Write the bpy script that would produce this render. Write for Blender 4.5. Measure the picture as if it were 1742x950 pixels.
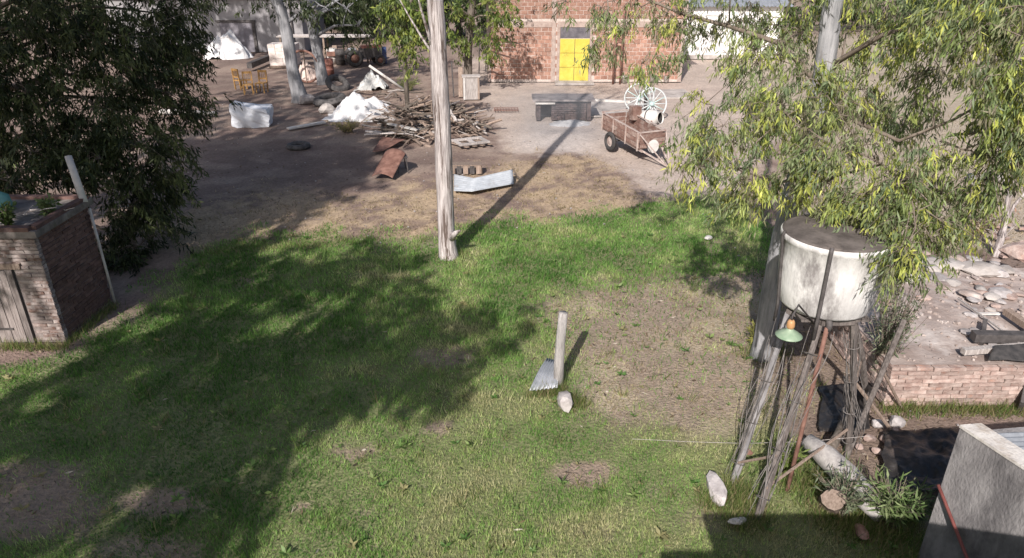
import bpy, bmesh, math, random
import numpy as np
from mathutils import Vector, Matrix, Euler

for o in list(bpy.data.objects): bpy.data.objects.remove(o, do_unlink=True)
SC = bpy.context.scene
COL = SC.collection
# ------------------------------------------------------------------ camera
W, H, F = 1742.0, 950.0, 1200.0
TH, CH = math.radians(25.0), 6.3
cam = bpy.data.cameras.new('camera'); cam.sensor_width = 36.0; cam.lens = 36.0*F/W
cam.clip_start = 0.05; cam.clip_end = 3000
co = bpy.data.objects.new('camera', cam); COL.objects.link(co)
co.location = (0, 0, CH); co.rotation_euler = (math.radians(90)-TH, 0, 0)
SC.camera = co
# ------------------------------------------------------------------ light
AZ, EL = math.radians(17.5), math.radians(36.0)
SUN = Vector((-math.sin(AZ)*math.cos(EL), -math.cos(AZ)*math.cos(EL), math.sin(EL)))   # towards the sun
w = bpy.data.worlds.new('World'); SC.world = w; w.use_nodes = True
nt = w.node_tree; bg = nt.nodes['Background']
sk = nt.nodes.new('ShaderNodeTexSky'); sk.sky_type = 'NISHITA'; sk.sun_disc = False
sk.sun_elevation = EL; sk.sun_rotation = math.pi+AZ; sk.air_density = 1.0; sk.dust_density = 2.5; sk.ozone_density = 1.0
nt.links.new(sk.outputs[0], bg.inputs[0]); bg.inputs[1].default_value = 0.085
sl = bpy.data.lights.new('sun', 'SUN'); sl.energy = 4.7; sl.angle = math.radians(0.55); sl.color = (1.0, 0.93, 0.86)
so = bpy.data.objects.new('sun', sl); COL.objects.link(so); so.location = (0, 0, 30)
so.rotation_euler = (-SUN).to_track_quat('-Z', 'Y').to_euler()
SC.view_settings.view_transform = 'Standard'; SC.view_settings.look = 'None'
SC.view_settings.exposure = 0.36; SC.view_settings.gamma = 1.0; SC.view_settings.use_curve_mapping = False

R = random.Random(7)
NR = np.random.default_rng(11)
# ------------------------------------------------------------------ pixel -> place (1742 x 950 photograph)
def ray(x, y):
    u = (x-W/2)/F; v = (H/2-y)/F
    return Vector((u, math.cos(TH)+v*math.sin(TH), -math.sin(TH)+v*math.cos(TH)))
def G(x, y, z=0.0):
    d = ray(x, y); t = (z-CH)/d.z; return Vector((d.x*t, d.y*t, z))
def P(x, y, Y):
    d = ray(x, y); t = Y/d.y; return Vector((d.x*t, Y, CH+d.z*t))
def proj_np(X, Y, Z):
    dz = Z-CH; zc = Y*math.cos(TH)-dz*math.sin(TH); yc = Y*math.sin(TH)+dz*math.cos(TH)
    zc = np.where(zc < .2, .2, zc)
    return W/2+F*X/zc, H/2-F*yc/zc
def scale_at(p):
    return F/(p.y*math.cos(TH)-(p.z-CH)*math.sin(TH))
# ------------------------------------------------------------------ numpy noise
def _hash(ix, iy, seed):
    n = (ix*374761393+iy*668265263+seed*1442695041) & 0x7fffffff
    n = ((n ^ (n >> 13))*1274126177) & 0x7fffffff
    return ((n ^ (n >> 16)) & 0xffff)/65535.0
def vnoise(x, y, seed=0):
    ix = np.floor(x).astype(np.int64); iy = np.floor(y).astype(np.int64)
    fx = x-ix; fy = y-iy; fx = fx*fx*(3-2*fx); fy = fy*fy*(3-2*fy)
    a = _hash(ix, iy, seed); b = _hash(ix+1, iy, seed); c = _hash(ix, iy+1, seed); d = _hash(ix+1, iy+1, seed)
    return (a*(1-fx)+b*fx)*(1-fy)+(c*(1-fx)+d*fx)*fy
def fbm(x, y, seed=0, oct=4):
    s = 0; a = .5; t = 0
    for i in range(oct):
        s = s+a*vnoise(x*2**i+i*17.3, y*2**i-i*9.1, seed+i); t += a; a *= .5
    return s/t
def sstep(a, b, x):
    t = np.clip((x-a)/(b-a), 0, 1); return t*t*(3-2*t)
# ------------------------------------------------------------------ materials
MATS = {}
def new_mat(name):
    m = bpy.data.materials.new(name); m.use_nodes = True
    n = m.node_tree.nodes; b = n['Principled BSDF']
    return m, n, m.node_tree.links, b
def mat(name, c1, c2=None, scale=6.0, rough=0.85, bump=0.25, c3=None, metallic=0.0, stretch=(1, 1, 1), detail=6.0, lo=.35, hi=.65, obj_var=0.0, bscale=None, spec=0.3, third_at=(.55, .7), third_scale=None):
    if name in MATS: return MATS[name]
    m, n, l, b = new_mat(name)
    b.inputs['Roughness'].default_value = rough; b.inputs['Metallic'].default_value = metallic
    b.inputs['Specular IOR Level'].default_value = spec
    tc = n.new('ShaderNodeTexCoord'); mp = n.new('ShaderNodeMapping'); mp.inputs['Scale'].default_value = stretch
    oi = n.new('ShaderNodeObjectInfo'); ad = n.new('ShaderNodeVectorMath'); ad.operation = 'ADD'
    mu = n.new('ShaderNodeVectorMath'); mu.operation = 'SCALE'; mu.inputs[3].default_value = 37.0
    cx = n.new('ShaderNodeCombineXYZ'); l.new(oi.outputs['Random'], cx.inputs[0]); l.new(oi.outputs['Random'], cx.inputs[1])
    l.new(cx.outputs[0], mu.inputs[0])
    l.new(tc.outputs['Object'], ad.inputs[0]); l.new(mu.outputs[0], ad.inputs[1]); l.new(ad.outputs[0], mp.inputs[0])
    no = n.new('ShaderNodeTexNoise'); no.inputs['Scale'].default_value = scale; no.inputs['Detail'].default_value = detail; no.inputs['Roughness'].default_value = .65
    l.new(mp.outputs[0], no.inputs['Vector'])
    cr = n.new('ShaderNodeValToRGB'); cr.color_ramp.elements[0].position = lo; cr.color_ramp.elements[1].position = hi
    cr.color_ramp.elements[0].color = (*c1, 1); cr.color_ramp.elements[1].color = (*(c2 or c1), 1)
    l.new(no.outputs['Fac'], cr.inputs[0]); out = cr.outputs[0]
    if c3:
        n2 = n.new('ShaderNodeTexNoise'); n2.inputs['Scale'].default_value = third_scale or scale*.45; n2.inputs['Detail'].default_value = 8; n2.inputs['Roughness'].default_value = .7
        l.new(mp.outputs[0], n2.inputs['Vector'])
        r2 = n.new('ShaderNodeMapRange'); r2.inputs[1].default_value = third_at[0]; r2.inputs[2].default_value = third_at[1]; l.new(n2.outputs['Fac'], r2.inputs[0])
        mx = n.new('ShaderNodeMix'); mx.data_type = 'RGBA'; l.new(r2.outputs[0], mx.inputs[0]); l.new(out, mx.inputs[6]); mx.inputs[7].default_value = (*c3, 1); out = mx.outputs[2]
    if obj_var:
        hv = n.new('ShaderNodeHueSaturation'); mr = n.new('ShaderNodeMapRange'); mr.inputs[3].default_value = 1-obj_var; mr.inputs[4].default_value = 1+obj_var
        l.new(oi.outputs['Random'], mr.inputs[0]); l.new(mr.outputs[0], hv.inputs['Value']); l.new(out, hv.inputs['Color']); out = hv.outputs[0]
    l.new(out, b.inputs['Base Color'])
    if bump:
        nb = n.new('ShaderNodeTexNoise'); nb.inputs['Scale'].default_value = bscale or scale*4; nb.inputs['Detail'].default_value = 5; l.new(mp.outputs[0], nb.inputs['Vector'])
        bp = n.new('ShaderNodeBump'); bp.inputs['Strength'].default_value = bump; bp.inputs['Distance'].default_value = .02
        l.new(nb.outputs['Fac'], bp.inputs['Height']); l.new(bp.outputs[0], b.inputs['Normal'])
    MATS[name] = m; return m
def leaf_mat(name, trans=.35, rough=.5):
    if name in MATS: return MATS[name]
    m, n, l, b = new_mat(name)
    at = n.new('ShaderNodeAttribute'); at.attribute_name = 'Col'
    l.new(at.outputs['Color'], b.inputs['Base Color']); b.inputs['Roughness'].default_value = rough; b.inputs['Specular IOR Level'].default_value = .35
    tr = n.new('ShaderNodeBsdfTranslucent'); l.new(at.outputs['Color'], tr.inputs[0])
    mx = n.new('ShaderNodeMixShader'); mx.inputs[0].default_value = trans
    l.new(b.outputs[0], mx.inputs[1]); l.new(tr.outputs[0], mx.inputs[2]); l.new(mx.outputs[0], n['Material Output'].inputs[0])
    MATS[name] = m; return m

M_bark = mat('bark_pale', (.29, .255, .255), (.56, .515, .515), 3.4, .9, 1.0, c3=(.12, .09, .08), stretch=(9, 9, .55), bscale=5, third_at=(.52, .6), lo=.4, hi=.6)
M_bark_grey = mat('bark_grey', (.17, .175, .19), (.38, .38, .4), 2.5, .9, .6, c3=(.15, .13, .12), stretch=(4, 4, .7), bscale=9)
M_bark_dark = mat('bark_dark', (.09, .075, .06), (.19, .16, .14), 4, .9, .6, stretch=(5, 5, .8))
M_twig = mat('twig_brown', (.12, .095, .075), (.24, .2, .17), 8, .9, .3)
M_leaf = leaf_mat('leaf', .38)
M_grass = leaf_mat('grass_blade', .5, .6)
M_concrete = mat('concrete', (.31, .28, .265), (.5, .465, .445), 2.5, .9, .35, c3=(.2, .18, .17))
M_stone = mat('stone', (.27, .245, .245), (.48, .45, .45), 6, .9, .5, c3=(.22, .2, .19), obj_var=.2)
M_white = mat('white_plastic', (.56, .59, .66), (.7, .72, .77), 3, .55, .6, c3=(.45, .44, .45), bscale=5, third_at=(.58, .74))
M_dirtywhite = mat('dirty_white_paint', (.48, .455, .44), (.68, .66, .64), 3, .8, .2, c3=(.3, .26, .23))
M_wood_grey = mat('weathered_wood', (.3, .27, .26), (.55, .51, .49), 5, .85, .45, c3=(.2, .17, .16), stretch=(8, 8, .8), obj_var=.2)
M_wood_brown = mat('old_timber', (.17, .125, .1), (.32, .25, .21), 5, .85, .4, stretch=(8, 8, 1), obj_var=.3)
M_wood_yellow = mat('varnished_wood', (.3, .165, .06), (.44, .26, .1), 6, .5, .2, obj_var=.15)
M_rust = mat('rusty_steel', (.14, .07, .055), (.26, .145, .115), 6, .8, .3, c3=(.1, .06, .055))
M_zinc = mat('zinc_sheet', (.27, .29, .32), (.43, .45, .49), 4, .45, .1, c3=(.3, .25, .22), metallic=.35, third_at=(.6, .75))
M_iron = mat('dark_iron', (.05, .045, .045), (.11, .1, .1), 8, .7, .2)
M_black = mat('black_rubber', (.03, .03, .032), (.07, .065, .065), 10, .75, .2)
M_mortar = mat('mortar', (.44, .37, .34), (.56, .49, .45), 12, .95, .4)
M_redbrick = mat('old_brick', (.23, .125, .1), (.4, .25, .21), 9, .95, .5, c3=(.14, .1, .09), obj_var=.3)
M_pale_brick = mat('dusty_brick', (.3, .205, .18), (.48, .39, .355), 6, .95, .6, c3=(.42, .21, .15), obj_var=.22, third_at=(.58, .72))
M_wash_brick = mat('limewashed_brick', (.2, .155, .145), (.4, .345, .33), 5, .95, .5, c3=(.14, .085, .07), obj_var=.15, third_at=(.5, .62), third_scale=4)
M_hollow = mat('hollow_brick', (.27, .145, .11), (.38, .23, .18), 6, .9, .4, c3=(.45, .34, .29), obj_var=.24, third_at=(.52, .74))

# ------------------------------------------------------------------ mesh helpers
class MB:
    def __init__(s): s.v = []; s.f = []
    def add(s, vs, fs):
        b = len(s.v); s.v += [tuple(v) for v in vs]; s.f += [tuple(i+b for i in f) for f in fs]; return s
    def box(s, c, size, rot=None, jit=0.0, taper=1.0):
        c = Vector(c); hx, hy, hz = size[0]/2, size[1]/2, size[2]/2; vs = []
        for z in (-hz, hz):
            k = taper if z > 0 else 1.0
            for x, y in ((-hx, -hy), (hx, -hy), (hx, hy), (-hx, hy)):
                p = Vector((x*k+R.uniform(-jit, jit), y*k+R.uniform(-jit, jit), z+R.uniform(-jit, jit)))
                if rot is not None: p = rot @ p
                vs.append(c+p)
        return s.add(vs, [(3, 2, 1, 0), (4, 5, 6, 7), (0, 1, 5, 4), (1, 2, 6, 5), (2, 3, 7, 6), (3, 0, 4, 7)])
    def bar(s, a, b, w, h, up=(0, 0, 1)):
        a = Vector(a); b = Vector(b); d = (b-a); L = d.length; d.normalize(); u = Vector(up)
        if abs(d.dot(u)) > .98: u = Vector((1, 0, 0))
        x = d.cross(u).normalized(); z = x.cross(d)
        return s.box((a+b)/2, (w, L, h), Matrix((x, d, z)).transposed())
    def tube(s, pts, rad, n=8, cap=True, wob=0.0):
        pts = [Vector(p) for p in pts]
        if not hasattr(rad, '__len__'): rad = [rad]*len(pts)
        base = len(s.v); ref = Vector((0, 0, 1)); px = None
        for i, p in enumerate(pts):
            d = (pts[min(i+1, len(pts)-1)]-pts[max(i-1, 0)])
            if d.length < 1e-9: d = Vector((0, 0, 1))
            d.normalize()
            if px is None:
                r = ref if abs(d.dot(ref)) < .95 else Vector((1, 0, 0)); px = d.cross(r).normalized()
            else:
                px = (px-d*px.dot(d)).normalized()
            py = d.cross(px)
            for k in range(n):
                a = 2*math.pi*k/n; rr = rad[i]*(1+R.uniform(-wob, wob))
                s.v.append(tuple(p+px*(math.cos(a)*rr)+py*(math.sin(a)*rr)))
        for i in range(len(pts)-1):
            for k in range(n):
                a = base+i*n+k; b = base+i*n+(k+1) % n
                s.f.append((a, b, b+n, a+n))
        if cap:
            s.f.append(tuple(base+k for k in reversed(range(n)))); s.f.append(tuple(base+(len(pts)-1)*n+k for k in range(n)))
        return s
    def lathe(s, prof, n=24, center=(0, 0, 0), axis=None):
        c = Vector(center); q = Vector((0, 0, 1)).rotation_difference(Vector(axis)) if axis is not None else None
        base = len(s.v)
        for r, z in prof:
            for k in range(n):
                a = 2*math.pi*k/n; p = Vector((math.cos(a)*r, math.sin(a)*r, z))
                if q: p = q @ p
                s.v.append(tuple(c+p))
        for i in range(len(prof)-1):
            for k in range(n):
                a = base+i*n+k; b = base+i*n+(k+1) % n
                s.f.append((a, b, b+n, a+n))
        return s
    def torus(s, c, axis, Rm, r, n=28, m=6, sq=1.0):
        prof = [(Rm+r*math.cos(2*math.pi*j/m), sq*r*math.sin(2*math.pi*j/m)) for j in range(m+1)]
        return s.lathe(prof, n, c, axis)
    def grid(s, fn, nu, nv):
        b = len(s.v)
        for j in range(nv+1):
            for i in range(nu+1): s.v.append(tuple(fn(i/nu, j/nv)))
        for j in range(nv):
            for i in range(nu):
                a = b+j*(nu+1)+i; s.f.append((a, a+1, a+nu+2, a+nu+1))
        return s
    def mesh(s, name, m, smooth=False):
        me = bpy.data.meshes.new(name); me.from_pydata(s.v, [], s.f); me.materials.append(m)
        if smooth: me.shade_smooth()
        me.update(); return me
def link(name, me, parent=None, loc=(0, 0, 0), rot=None):
    o = bpy.data.objects.new(name, me); COL.objects.link(o); o.location = loc
    if rot is not None: o.rotation_euler = rot
    if parent: o.parent = parent
    return o
def tag(o, label=None, cat=None, group=None, kind=None):
    if label: o['label'] = label
    if cat: o['category'] = cat
    if group: o['group'] = group
    if kind: o['kind'] = kind
    return o
def thing(name, label, cat, loc=(0, 0, 0), rz=0.0, group=None):
    o = bpy.data.objects.new(name, None); COL.objects.link(o); o.location = loc; o.rotation_euler = (0, 0, rz); o.empty_display_size = .2
    return tag(o, label, cat, group)
def part(name, mb, m, parent, smooth=False, loc=(0, 0, 0), rot=None):
    return link(name, mb.mesh(name, m, smooth), parent, loc, rot)
def copy_tree(o, loc=None, rz=None, parent=None):
    c = o.copy(); COL.objects.link(c)
    if parent: c.parent = parent
    for ch in list(o.children): copy_tree(ch, parent=c)
    if loc is not None: c.location = loc
    if rz is not None: c.rotation_euler[2] = rz
    return c
def solidify(o, t):
    md = o.modifiers.new('thickness', 'SOLIDIFY'); md.thickness = t; md.offset = 0; return o
def quads_mesh(name, verts, faces_n, k, m, cols=None, smooth=False):
    """verts (N*k,3): N separate k-gons (k = 3 or 4)"""
    me = bpy.data.meshes.new(name); nv = len(verts); nf = nv//k
    me.vertices.add(nv); me.vertices.foreach_set('co', verts.astype(np.float32).ravel())
    me.loops.add(nv); me.loops.foreach_set('vertex_index', np.arange(nv, dtype=np.int32))
    me.polygons.add(nf); me.polygons.foreach_set('loop_start', np.arange(0, nv, k, dtype=np.int32))
    if cols is not None:
        a = me.color_attributes.new('Col', 'FLOAT_COLOR', 'POINT')
        c4 = np.ones((nv, 4), np.float32); c4[:, :3] = np.repeat(cols, k, 0); a.data.foreach_set('color', c4.ravel())
    me.materials.append(m); me.update(calc_edges=True); me.validate(); return me
def leaves(base, d, L, wd, cols, name, m, bend=.15):
    """each leaf a folded lance-shaped quad"""
    N = len(base); rnd = NR.normal(size=(N, 3)); side = np.cross(d, rnd); side /= np.linalg.norm(side, axis=1)[:, None]+1e-9
    nrm = np.cross(side, d)
    mid = base+d*(L*.45)[:, None]+nrm*(L*bend*NR.uniform(-1.2, 1.2, N))[:, None]; tip = base+d*L[:, None]-nrm*(L*bend*.4)[:, None]
    V = np.stack([base, mid-side*(wd/2)[:, None], tip, mid+side*(wd/2)[:, None]], 1).reshape(-1, 3)
    return quads_mesh(name, V, N, 4, m, cols)

def tree(name, label, cat, trunk, radii, blobs, leafL=.12, leafW=.022, per=14, pal=None, bark=M_bark, group=None, seed=1, droop=.8, spray=.3, twigs=.25, sub=7, tn=12, extra=None, limb_r=.05, tight=.34, limb_mat=None, anchors=None):
    rr = random.Random(seed); nr = np.random.default_rng(seed)
    base = Vector(trunk[0]); t = thing(name, label, cat, base, 0, group)
    # smooth trunk
    pts = [Vector(p)-base for p in trunk]; fine = []; fr = []
    for i in range(len(pts)-1):
        p0 = pts[max(i-1, 0)]; p1 = pts[i]; p2 = pts[i+1]; p3 = pts[min(i+2, len(pts)-1)]
        for k in range(6):
            u = k/6; fine.append(.5*((2*p1)+(p2-p0)*u+(2*p0-5*p1+4*p2-p3)*u*u+(3*p1-p0-3*p2+p3)*u**3)); fr.append(radii[i]*(1-u)+radii[i+1]*u)
    fine.append(pts[-1]); fr.append(radii[-1])
    fine[0] = fine[0]-Vector((0, 0, .15)); fr[0] *= 1.25
    part('trunk', MB().tube(fine, fr, tn, wob=.05), bark, t, True)
    B = []; D = []; C = []; LM = limb_mat or (M_twig if bark is M_bark_dark else bark)
    for (c, r, n) in blobs:
        c = Vector(c)-base; r = Vector(r)
        lm = MB(); cand = [(i, p) for i, p in enumerate(fine) if p.z < c.z+.3*r.z] or [(0, fine[0])]
        if anchors: cand += [(len(fine)-1, Vector(p)-base) for p in anchors]
        i0, a = min(cand, key=lambda q: (q[1]-c).length+.3*abs(q[1].z-(c.z-.8*r.x)))
        m = (a+c)/2+Vector((rr.uniform(-.2, .2), rr.uniform(-.2, .2), .12*(c-a).length)); ra = min(fr[i0]*.5, limb_r)
        lm.tube([a, (a+m)/2+Vector((0, 0, .03)), m, (m+c)/2+Vector((rr.uniform(-.1, .1), rr.uniform(-.1, .1), .05)), c], [ra, ra*.85, ra*.7, ra*.5, ra*.3], 6)
        subs = []
        for _ in range(sub):
            v = Vector((rr.gauss(0, 1), rr.gauss(0, 1), rr.gauss(0, 1))).normalized()*rr.uniform(.35, .95)
            subs.append(Vector((v.x*r.x, v.y*r.y, v.z*r.z)))
        for s_ in subs:
            q = (c+c+s_)/2+Vector((0, 0, .06)); lm.tube([c, q, c+s_], [ra*.35, ra*.25, ra*.12], 4, cap=False)
        for _ in range(n):
            s_ = rr.choice(subs); p = c+s_+Vector((rr.gauss(0, tight)*r.x, rr.gauss(0, tight)*r.y, rr.gauss(0, tight)*r.z))
            out = (p-c); out.z *= .3; out = out.normalized() if out.length > 1e-4 else Vector((1, 0, 0))
            td = (out*rr.uniform(.3, 1)+Vector((rr.uniform(-.5, .5), rr.uniform(-.5, .5), -droop*rr.uniform(.3, 1.2)))).normalized()
            sl_ = spray*rr.uniform(.6, 1.4)
            if rr.random() < twigs: lm.tube([c+s_, p, p+td*sl_], [.008, .006, .003], 3, cap=False)
            u = nr.random(per); bp = np.array(p)[None]+np.array(td)[None]*(u*sl_)[:, None]+nr.normal(size=(per, 3))*.03*(leafL/.12)
            dd = np.array(td)[None]*.4+nr.normal(size=(per, 3))*.5+np.array([0, 0, -droop])[None]
            dd /= np.linalg.norm(dd, axis=1)[:, None]
            col = np.array(pal[min(int(rr.random()**1.0*len(pal)), len(pal)-1)])*rr.uniform(.8, 1.2)
            B.append(bp); D.append(dd); C.append(np.clip(col[None]*(1+nr.normal(size=(per, 1))*.18), .01, .9))
        part('limb', lm, LM, t, True)
    if extra:
        class EX:                                     # every extra branch is a part of its own
            def tube(s_, *a, **k): part('branch', MB().tube(*a, **k), limb_mat or bark, t, True)
        extra(EX(), base)
    if B:
        B = np.concatenate(B); D = np.concatenate(D); C = np.concatenate(C); N = len(B)
        link('crown', leaves(B, D, leafL*nr.uniform(.6, 1.25, N), leafW*nr.uniform(.7, 1.3, N), C, 'crown', M_leaf), t)
    return t
def pblob(x, y, Y, rx, ry, n, depth=None):
    p = P(x, y, Y); s = scale_at(p); a = rx/s; b = ry/s
    return (p, (a, depth or max(a, b)*.8, b), n)
# ================================================================== GROUND
def axis(lo, hi, step, far):
    a = list(np.arange(lo, hi+1e-6, step)); s = step; x = a[-1]; up = []
    while x < far: s *= 1.25; x += s; up.append(x)
    s = step; x = lo; dn = []
    while x > -far: s *= 1.25; x -= s; dn.append(x)
    return np.array(dn[::-1]+a+up)
def pip(px, py, poly):
    inside = np.zeros(px.shape, bool); n = len(poly)
    for i in range(n):
        x1, y1 = poly[i]; x2, y2 = poly[(i+1) % n]
        c = ((y1 > py) != (y2 > py)) & (px < (x2-x1)*(py-y1)/((y2-y1) if y2 != y1 else 1e-9)+x1)
        inside ^= c
    return inside
LAWN = [(-600, 720), (0, 628), (130, 588), (240, 525), (300, 470), (350, 420), (450, 408), (640, 402), (770, 398), (850, 378), (960, 374), (1080, 350), (1200, 342), (1320, 375), (1360, 430), (1330, 560), (1330, 720), (1420, 790), (1560, 880), (1900, 1300), (-1200, 1300)]
STRAW = [(255, 420), (330, 350), (460, 320), (640, 330), (770, 295), (900, 270), (1000, 255), (1050, 290), (1110, 345), (960, 380), (850, 384), (640, 408), (450, 415)]
BROWN = [(930, 510), (1010, 475), (1130, 455), (1400, 455), (1420, 560), (1400, 690), (1220, 735), (1090, 735), (1000, 690), (965, 600)]
PALE = [(780, 100), (1320, 60), (1320, 240), (1250, 330), (1100, 330), (1000, 262), (860, 262), (835, 190)]
FIELD = [(1180, 60), (1900, 60), (1900, 420), (1330, 420), (1330, 240)]
LITTER = [(1310, 560), (1510, 560), (1510, 700), (1640, 700), (1640, 880), (1420, 800), (1330, 720)]
BARE = [(995, 800, 62, 26, .95), (50, 855, 150, 75, .9), (270, 845, 95, 26, .8), (600, 760, 45, 14, .7), (755, 605, 75, 26, .6), (740, 730, 16, 9, .8), (518, 845, 16, 10, .9), (1225, 415, 40, 22, .5), (620, 870, 25, 10, .5), (860, 690, 40, 15, .3), (1010, 900, 90, 22, .35), (1130, 820, 70, 20, .35), (250, 930, 110, 30, .6), (420, 470, 40, 8, .6), (640, 920, 40, 14, .4), (1200, 880, 60, 25, .5), (1080, 930, 60, 16, .35)]
def soft(px, py, X, Y, poly, amp=22, seed=0):
    s = 0
    for k in range(5):
        a = amp*(.35+.35*k)
        wx = (fbm(X*.9+k*3, Y*.9, seed+k*7, 3)-.5)*2*a*1.5; wy = (fbm(X*.9+50, Y*.9-k*3, seed+3+k*5, 3)-.5)*2*a*.7
        s = s+pip(px+wx, py+wy, poly)
    return s/5.0
def ground_layers(X, Y):
    px, py = proj_np(X, Y, np.zeros_like(X)); px = np.where(Y < 1.5, 5000*np.sign(X), px); py = np.where(Y < 1.5, 1250, py)
    lawn = soft(px, py, X, Y, LAWN, 44, 1)
    lawn = np.where(Y < 6, np.maximum(lawn, (X < 4.2)*1.0), lawn)
    bare = np.zeros_like(X)
    wx = (fbm(X*2.2, Y*2.2, 91, 4)-.5)*70; wy = (fbm(X*2.2+9, Y*2.2, 93, 4)-.5)*40
    for cx, cy, rx, ry, s in BARE:
        d = np.hypot((px+wx-cx)/rx, (py+wy-cy)/ry); bare = np.maximum(bare, s*(1-sstep(.5, 1.35, d)))
    bare = bare*sstep(.3, .62, bare+.55*(fbm(X*7, Y*7, 191, 3)-.42))
    lawn = lawn*(1-bare)
    straw = soft(px, py, X, Y, STRAW, 30, 21); brown = soft(px, py, X, Y, BROWN, 75, 33)
    lawn = lawn*(1-.88*brown)
    pale = soft(px, py, X, Y, PALE, 30, 45); field = soft(px, py, X, Y, FIELD, 16, 57); litter = soft(px, py, X, Y, LITTER, 18, 68)
    return px, py, lawn, straw, brown, pale, field, litter, bare
gx = axis(-17, 13, .11, 700); gy = axis(3.2, 40, .13, 900)
XX, YY = np.meshgrid(gx, gy)
def gz(X, Y):
    near = sstep(120, 45, np.hypot(X, Y))
    return (-.05*fbm(X*.6, Y*.6, 5, 3)-.02*fbm(X*3, Y*3, 8, 2))*near-.01
ZZ = gz(XX, YY)
px, py, lawn, straw, brown, pale, field, litter, bare = ground_layers(XX, YY)
n1 = fbm(XX*1.3, YY*1.3, 3, 5); n2 = fbm(XX*5, YY*5, 13, 3); n3 = fbm(XX*.35, YY*.35, 23, 3)
def lerp(c, col, m): return c*(1-m[..., None])+np.array(col)[None, None]*m[..., None]
colr = np.zeros(XX.shape+(3,))+np.array((.225, .165, .142))
colr = lerp(colr, (.31, .24, .2), sstep(.4, .65, n1)); colr = lerp(colr, (.16, .12, .105), sstep(.5, .72, n3)*.55)
colr = lerp(colr, (.5, .42, .37), pale*(.68+.32*n1)); colr = lerp(colr, (.55, .53, .53), pale*sstep(80, 20, np.hypot((px-950)*.75, (py-232)*1.5))*.4)
colr = lerp(colr, (.44, .335, .23), straw*sstep(.32, .6, n1*.6+n2*.4)*.9)
colr = lerp(colr, (.44, .38, .30), field*(.5+.5*n1))
colr = lerp(colr, (.33, .26, .215), brown*.8); colr = lerp(colr, (.43, .36, .27), brown*sstep(.45, .62, n1)*.65)
colr = lerp(colr, (.19, .145, .12), litter*.7)
colr = lerp(colr, (.17, .2, .085), lawn*.85); colr = lerp(colr, (.3, .235, .185), bare*.75)
colr *= (.86+.28*n2)[..., None]
def make_ground():
    ny, nx = XX.shape; me = bpy.data.meshes.new('ground'); nv = nx*ny
    me.vertices.add(nv); me.vertices.foreach_set('co', np.stack([XX, YY, ZZ], -1).astype(np.float32).ravel())
    a = (np.arange(ny-1)[:, None]*nx+np.arange(nx-1)[None]).ravel(); q = np.stack([a, a+1, a+nx+1, a+nx], 1).astype(np.int32)
    me.loops.add(q.size); me.loops.foreach_set('vertex_index', q.ravel()); me.polygons.add(len(q)); me.polygons.foreach_set('loop_start', np.arange(0, q.size, 4, dtype=np.int32))
    at = me.color_attributes.new('Col', 'FLOAT_COLOR', 'POINT'); c4 = np.ones((nv, 4), np.float32); c4[:, :3] = colr.reshape(-1, 3); at.data.foreach_set('color', c4.ravel())
    me.update(calc_edges=True); me.shade_smooth()
    m, n, l, b = new_mat('earth'); b.inputs['Roughness'].default_value = .97; b.inputs['Specular IOR Level'].default_value = .15
    A = n.new('ShaderNodeAttribute'); A.attribute_name = 'Col'; tc = n.new('ShaderNodeTexCoord')
    no = n.new('ShaderNodeTexNoise'); no.inputs['Scale'].default_value = 14; no.inputs['Detail'].default_value = 8; no.inputs['Roughness'].default_value = .75; l.new(tc.outputs['Object'], no.inputs['Vector'])
    mr = n.new('ShaderNodeMapRange'); mr.inputs[1].default_value = .25; mr.inputs[2].default_value = .75; mr.inputs[3].default_value = .55; mr.inputs[4].default_value = 1.45; l.new(no.outputs['Fac'], mr.inputs[0])
    mx = n.new('ShaderNodeVectorMath'); mx.operation = 'SCALE'; l.new(A.outputs['Color'], mx.inputs[0]); l.new(mr.outputs[0], mx.inputs[3]); l.new(mx.outputs[0], b.inputs['Base Color'])
    nb = n.new('ShaderNodeTexNoise'); nb.inputs['Scale'].default_value = 22; nb.inputs['Detail'].default_value = 8; l.new(tc.outputs['Object'], nb.inputs['Vector'])
    bp = n.new('ShaderNodeBump'); bp.inputs['Strength'].default_value = .8; bp.inputs['Distance'].default_value = .05; l.new(nb.outputs['Fac'], bp.inputs['Height']); l.new(bp.outputs[0], b.inputs['Normal'])
    me.materials.append(m); return tag(link('ground', me), 'worn yard ground of earth, straw and lawn', 'ground', kind='structure')
make_ground()

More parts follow.
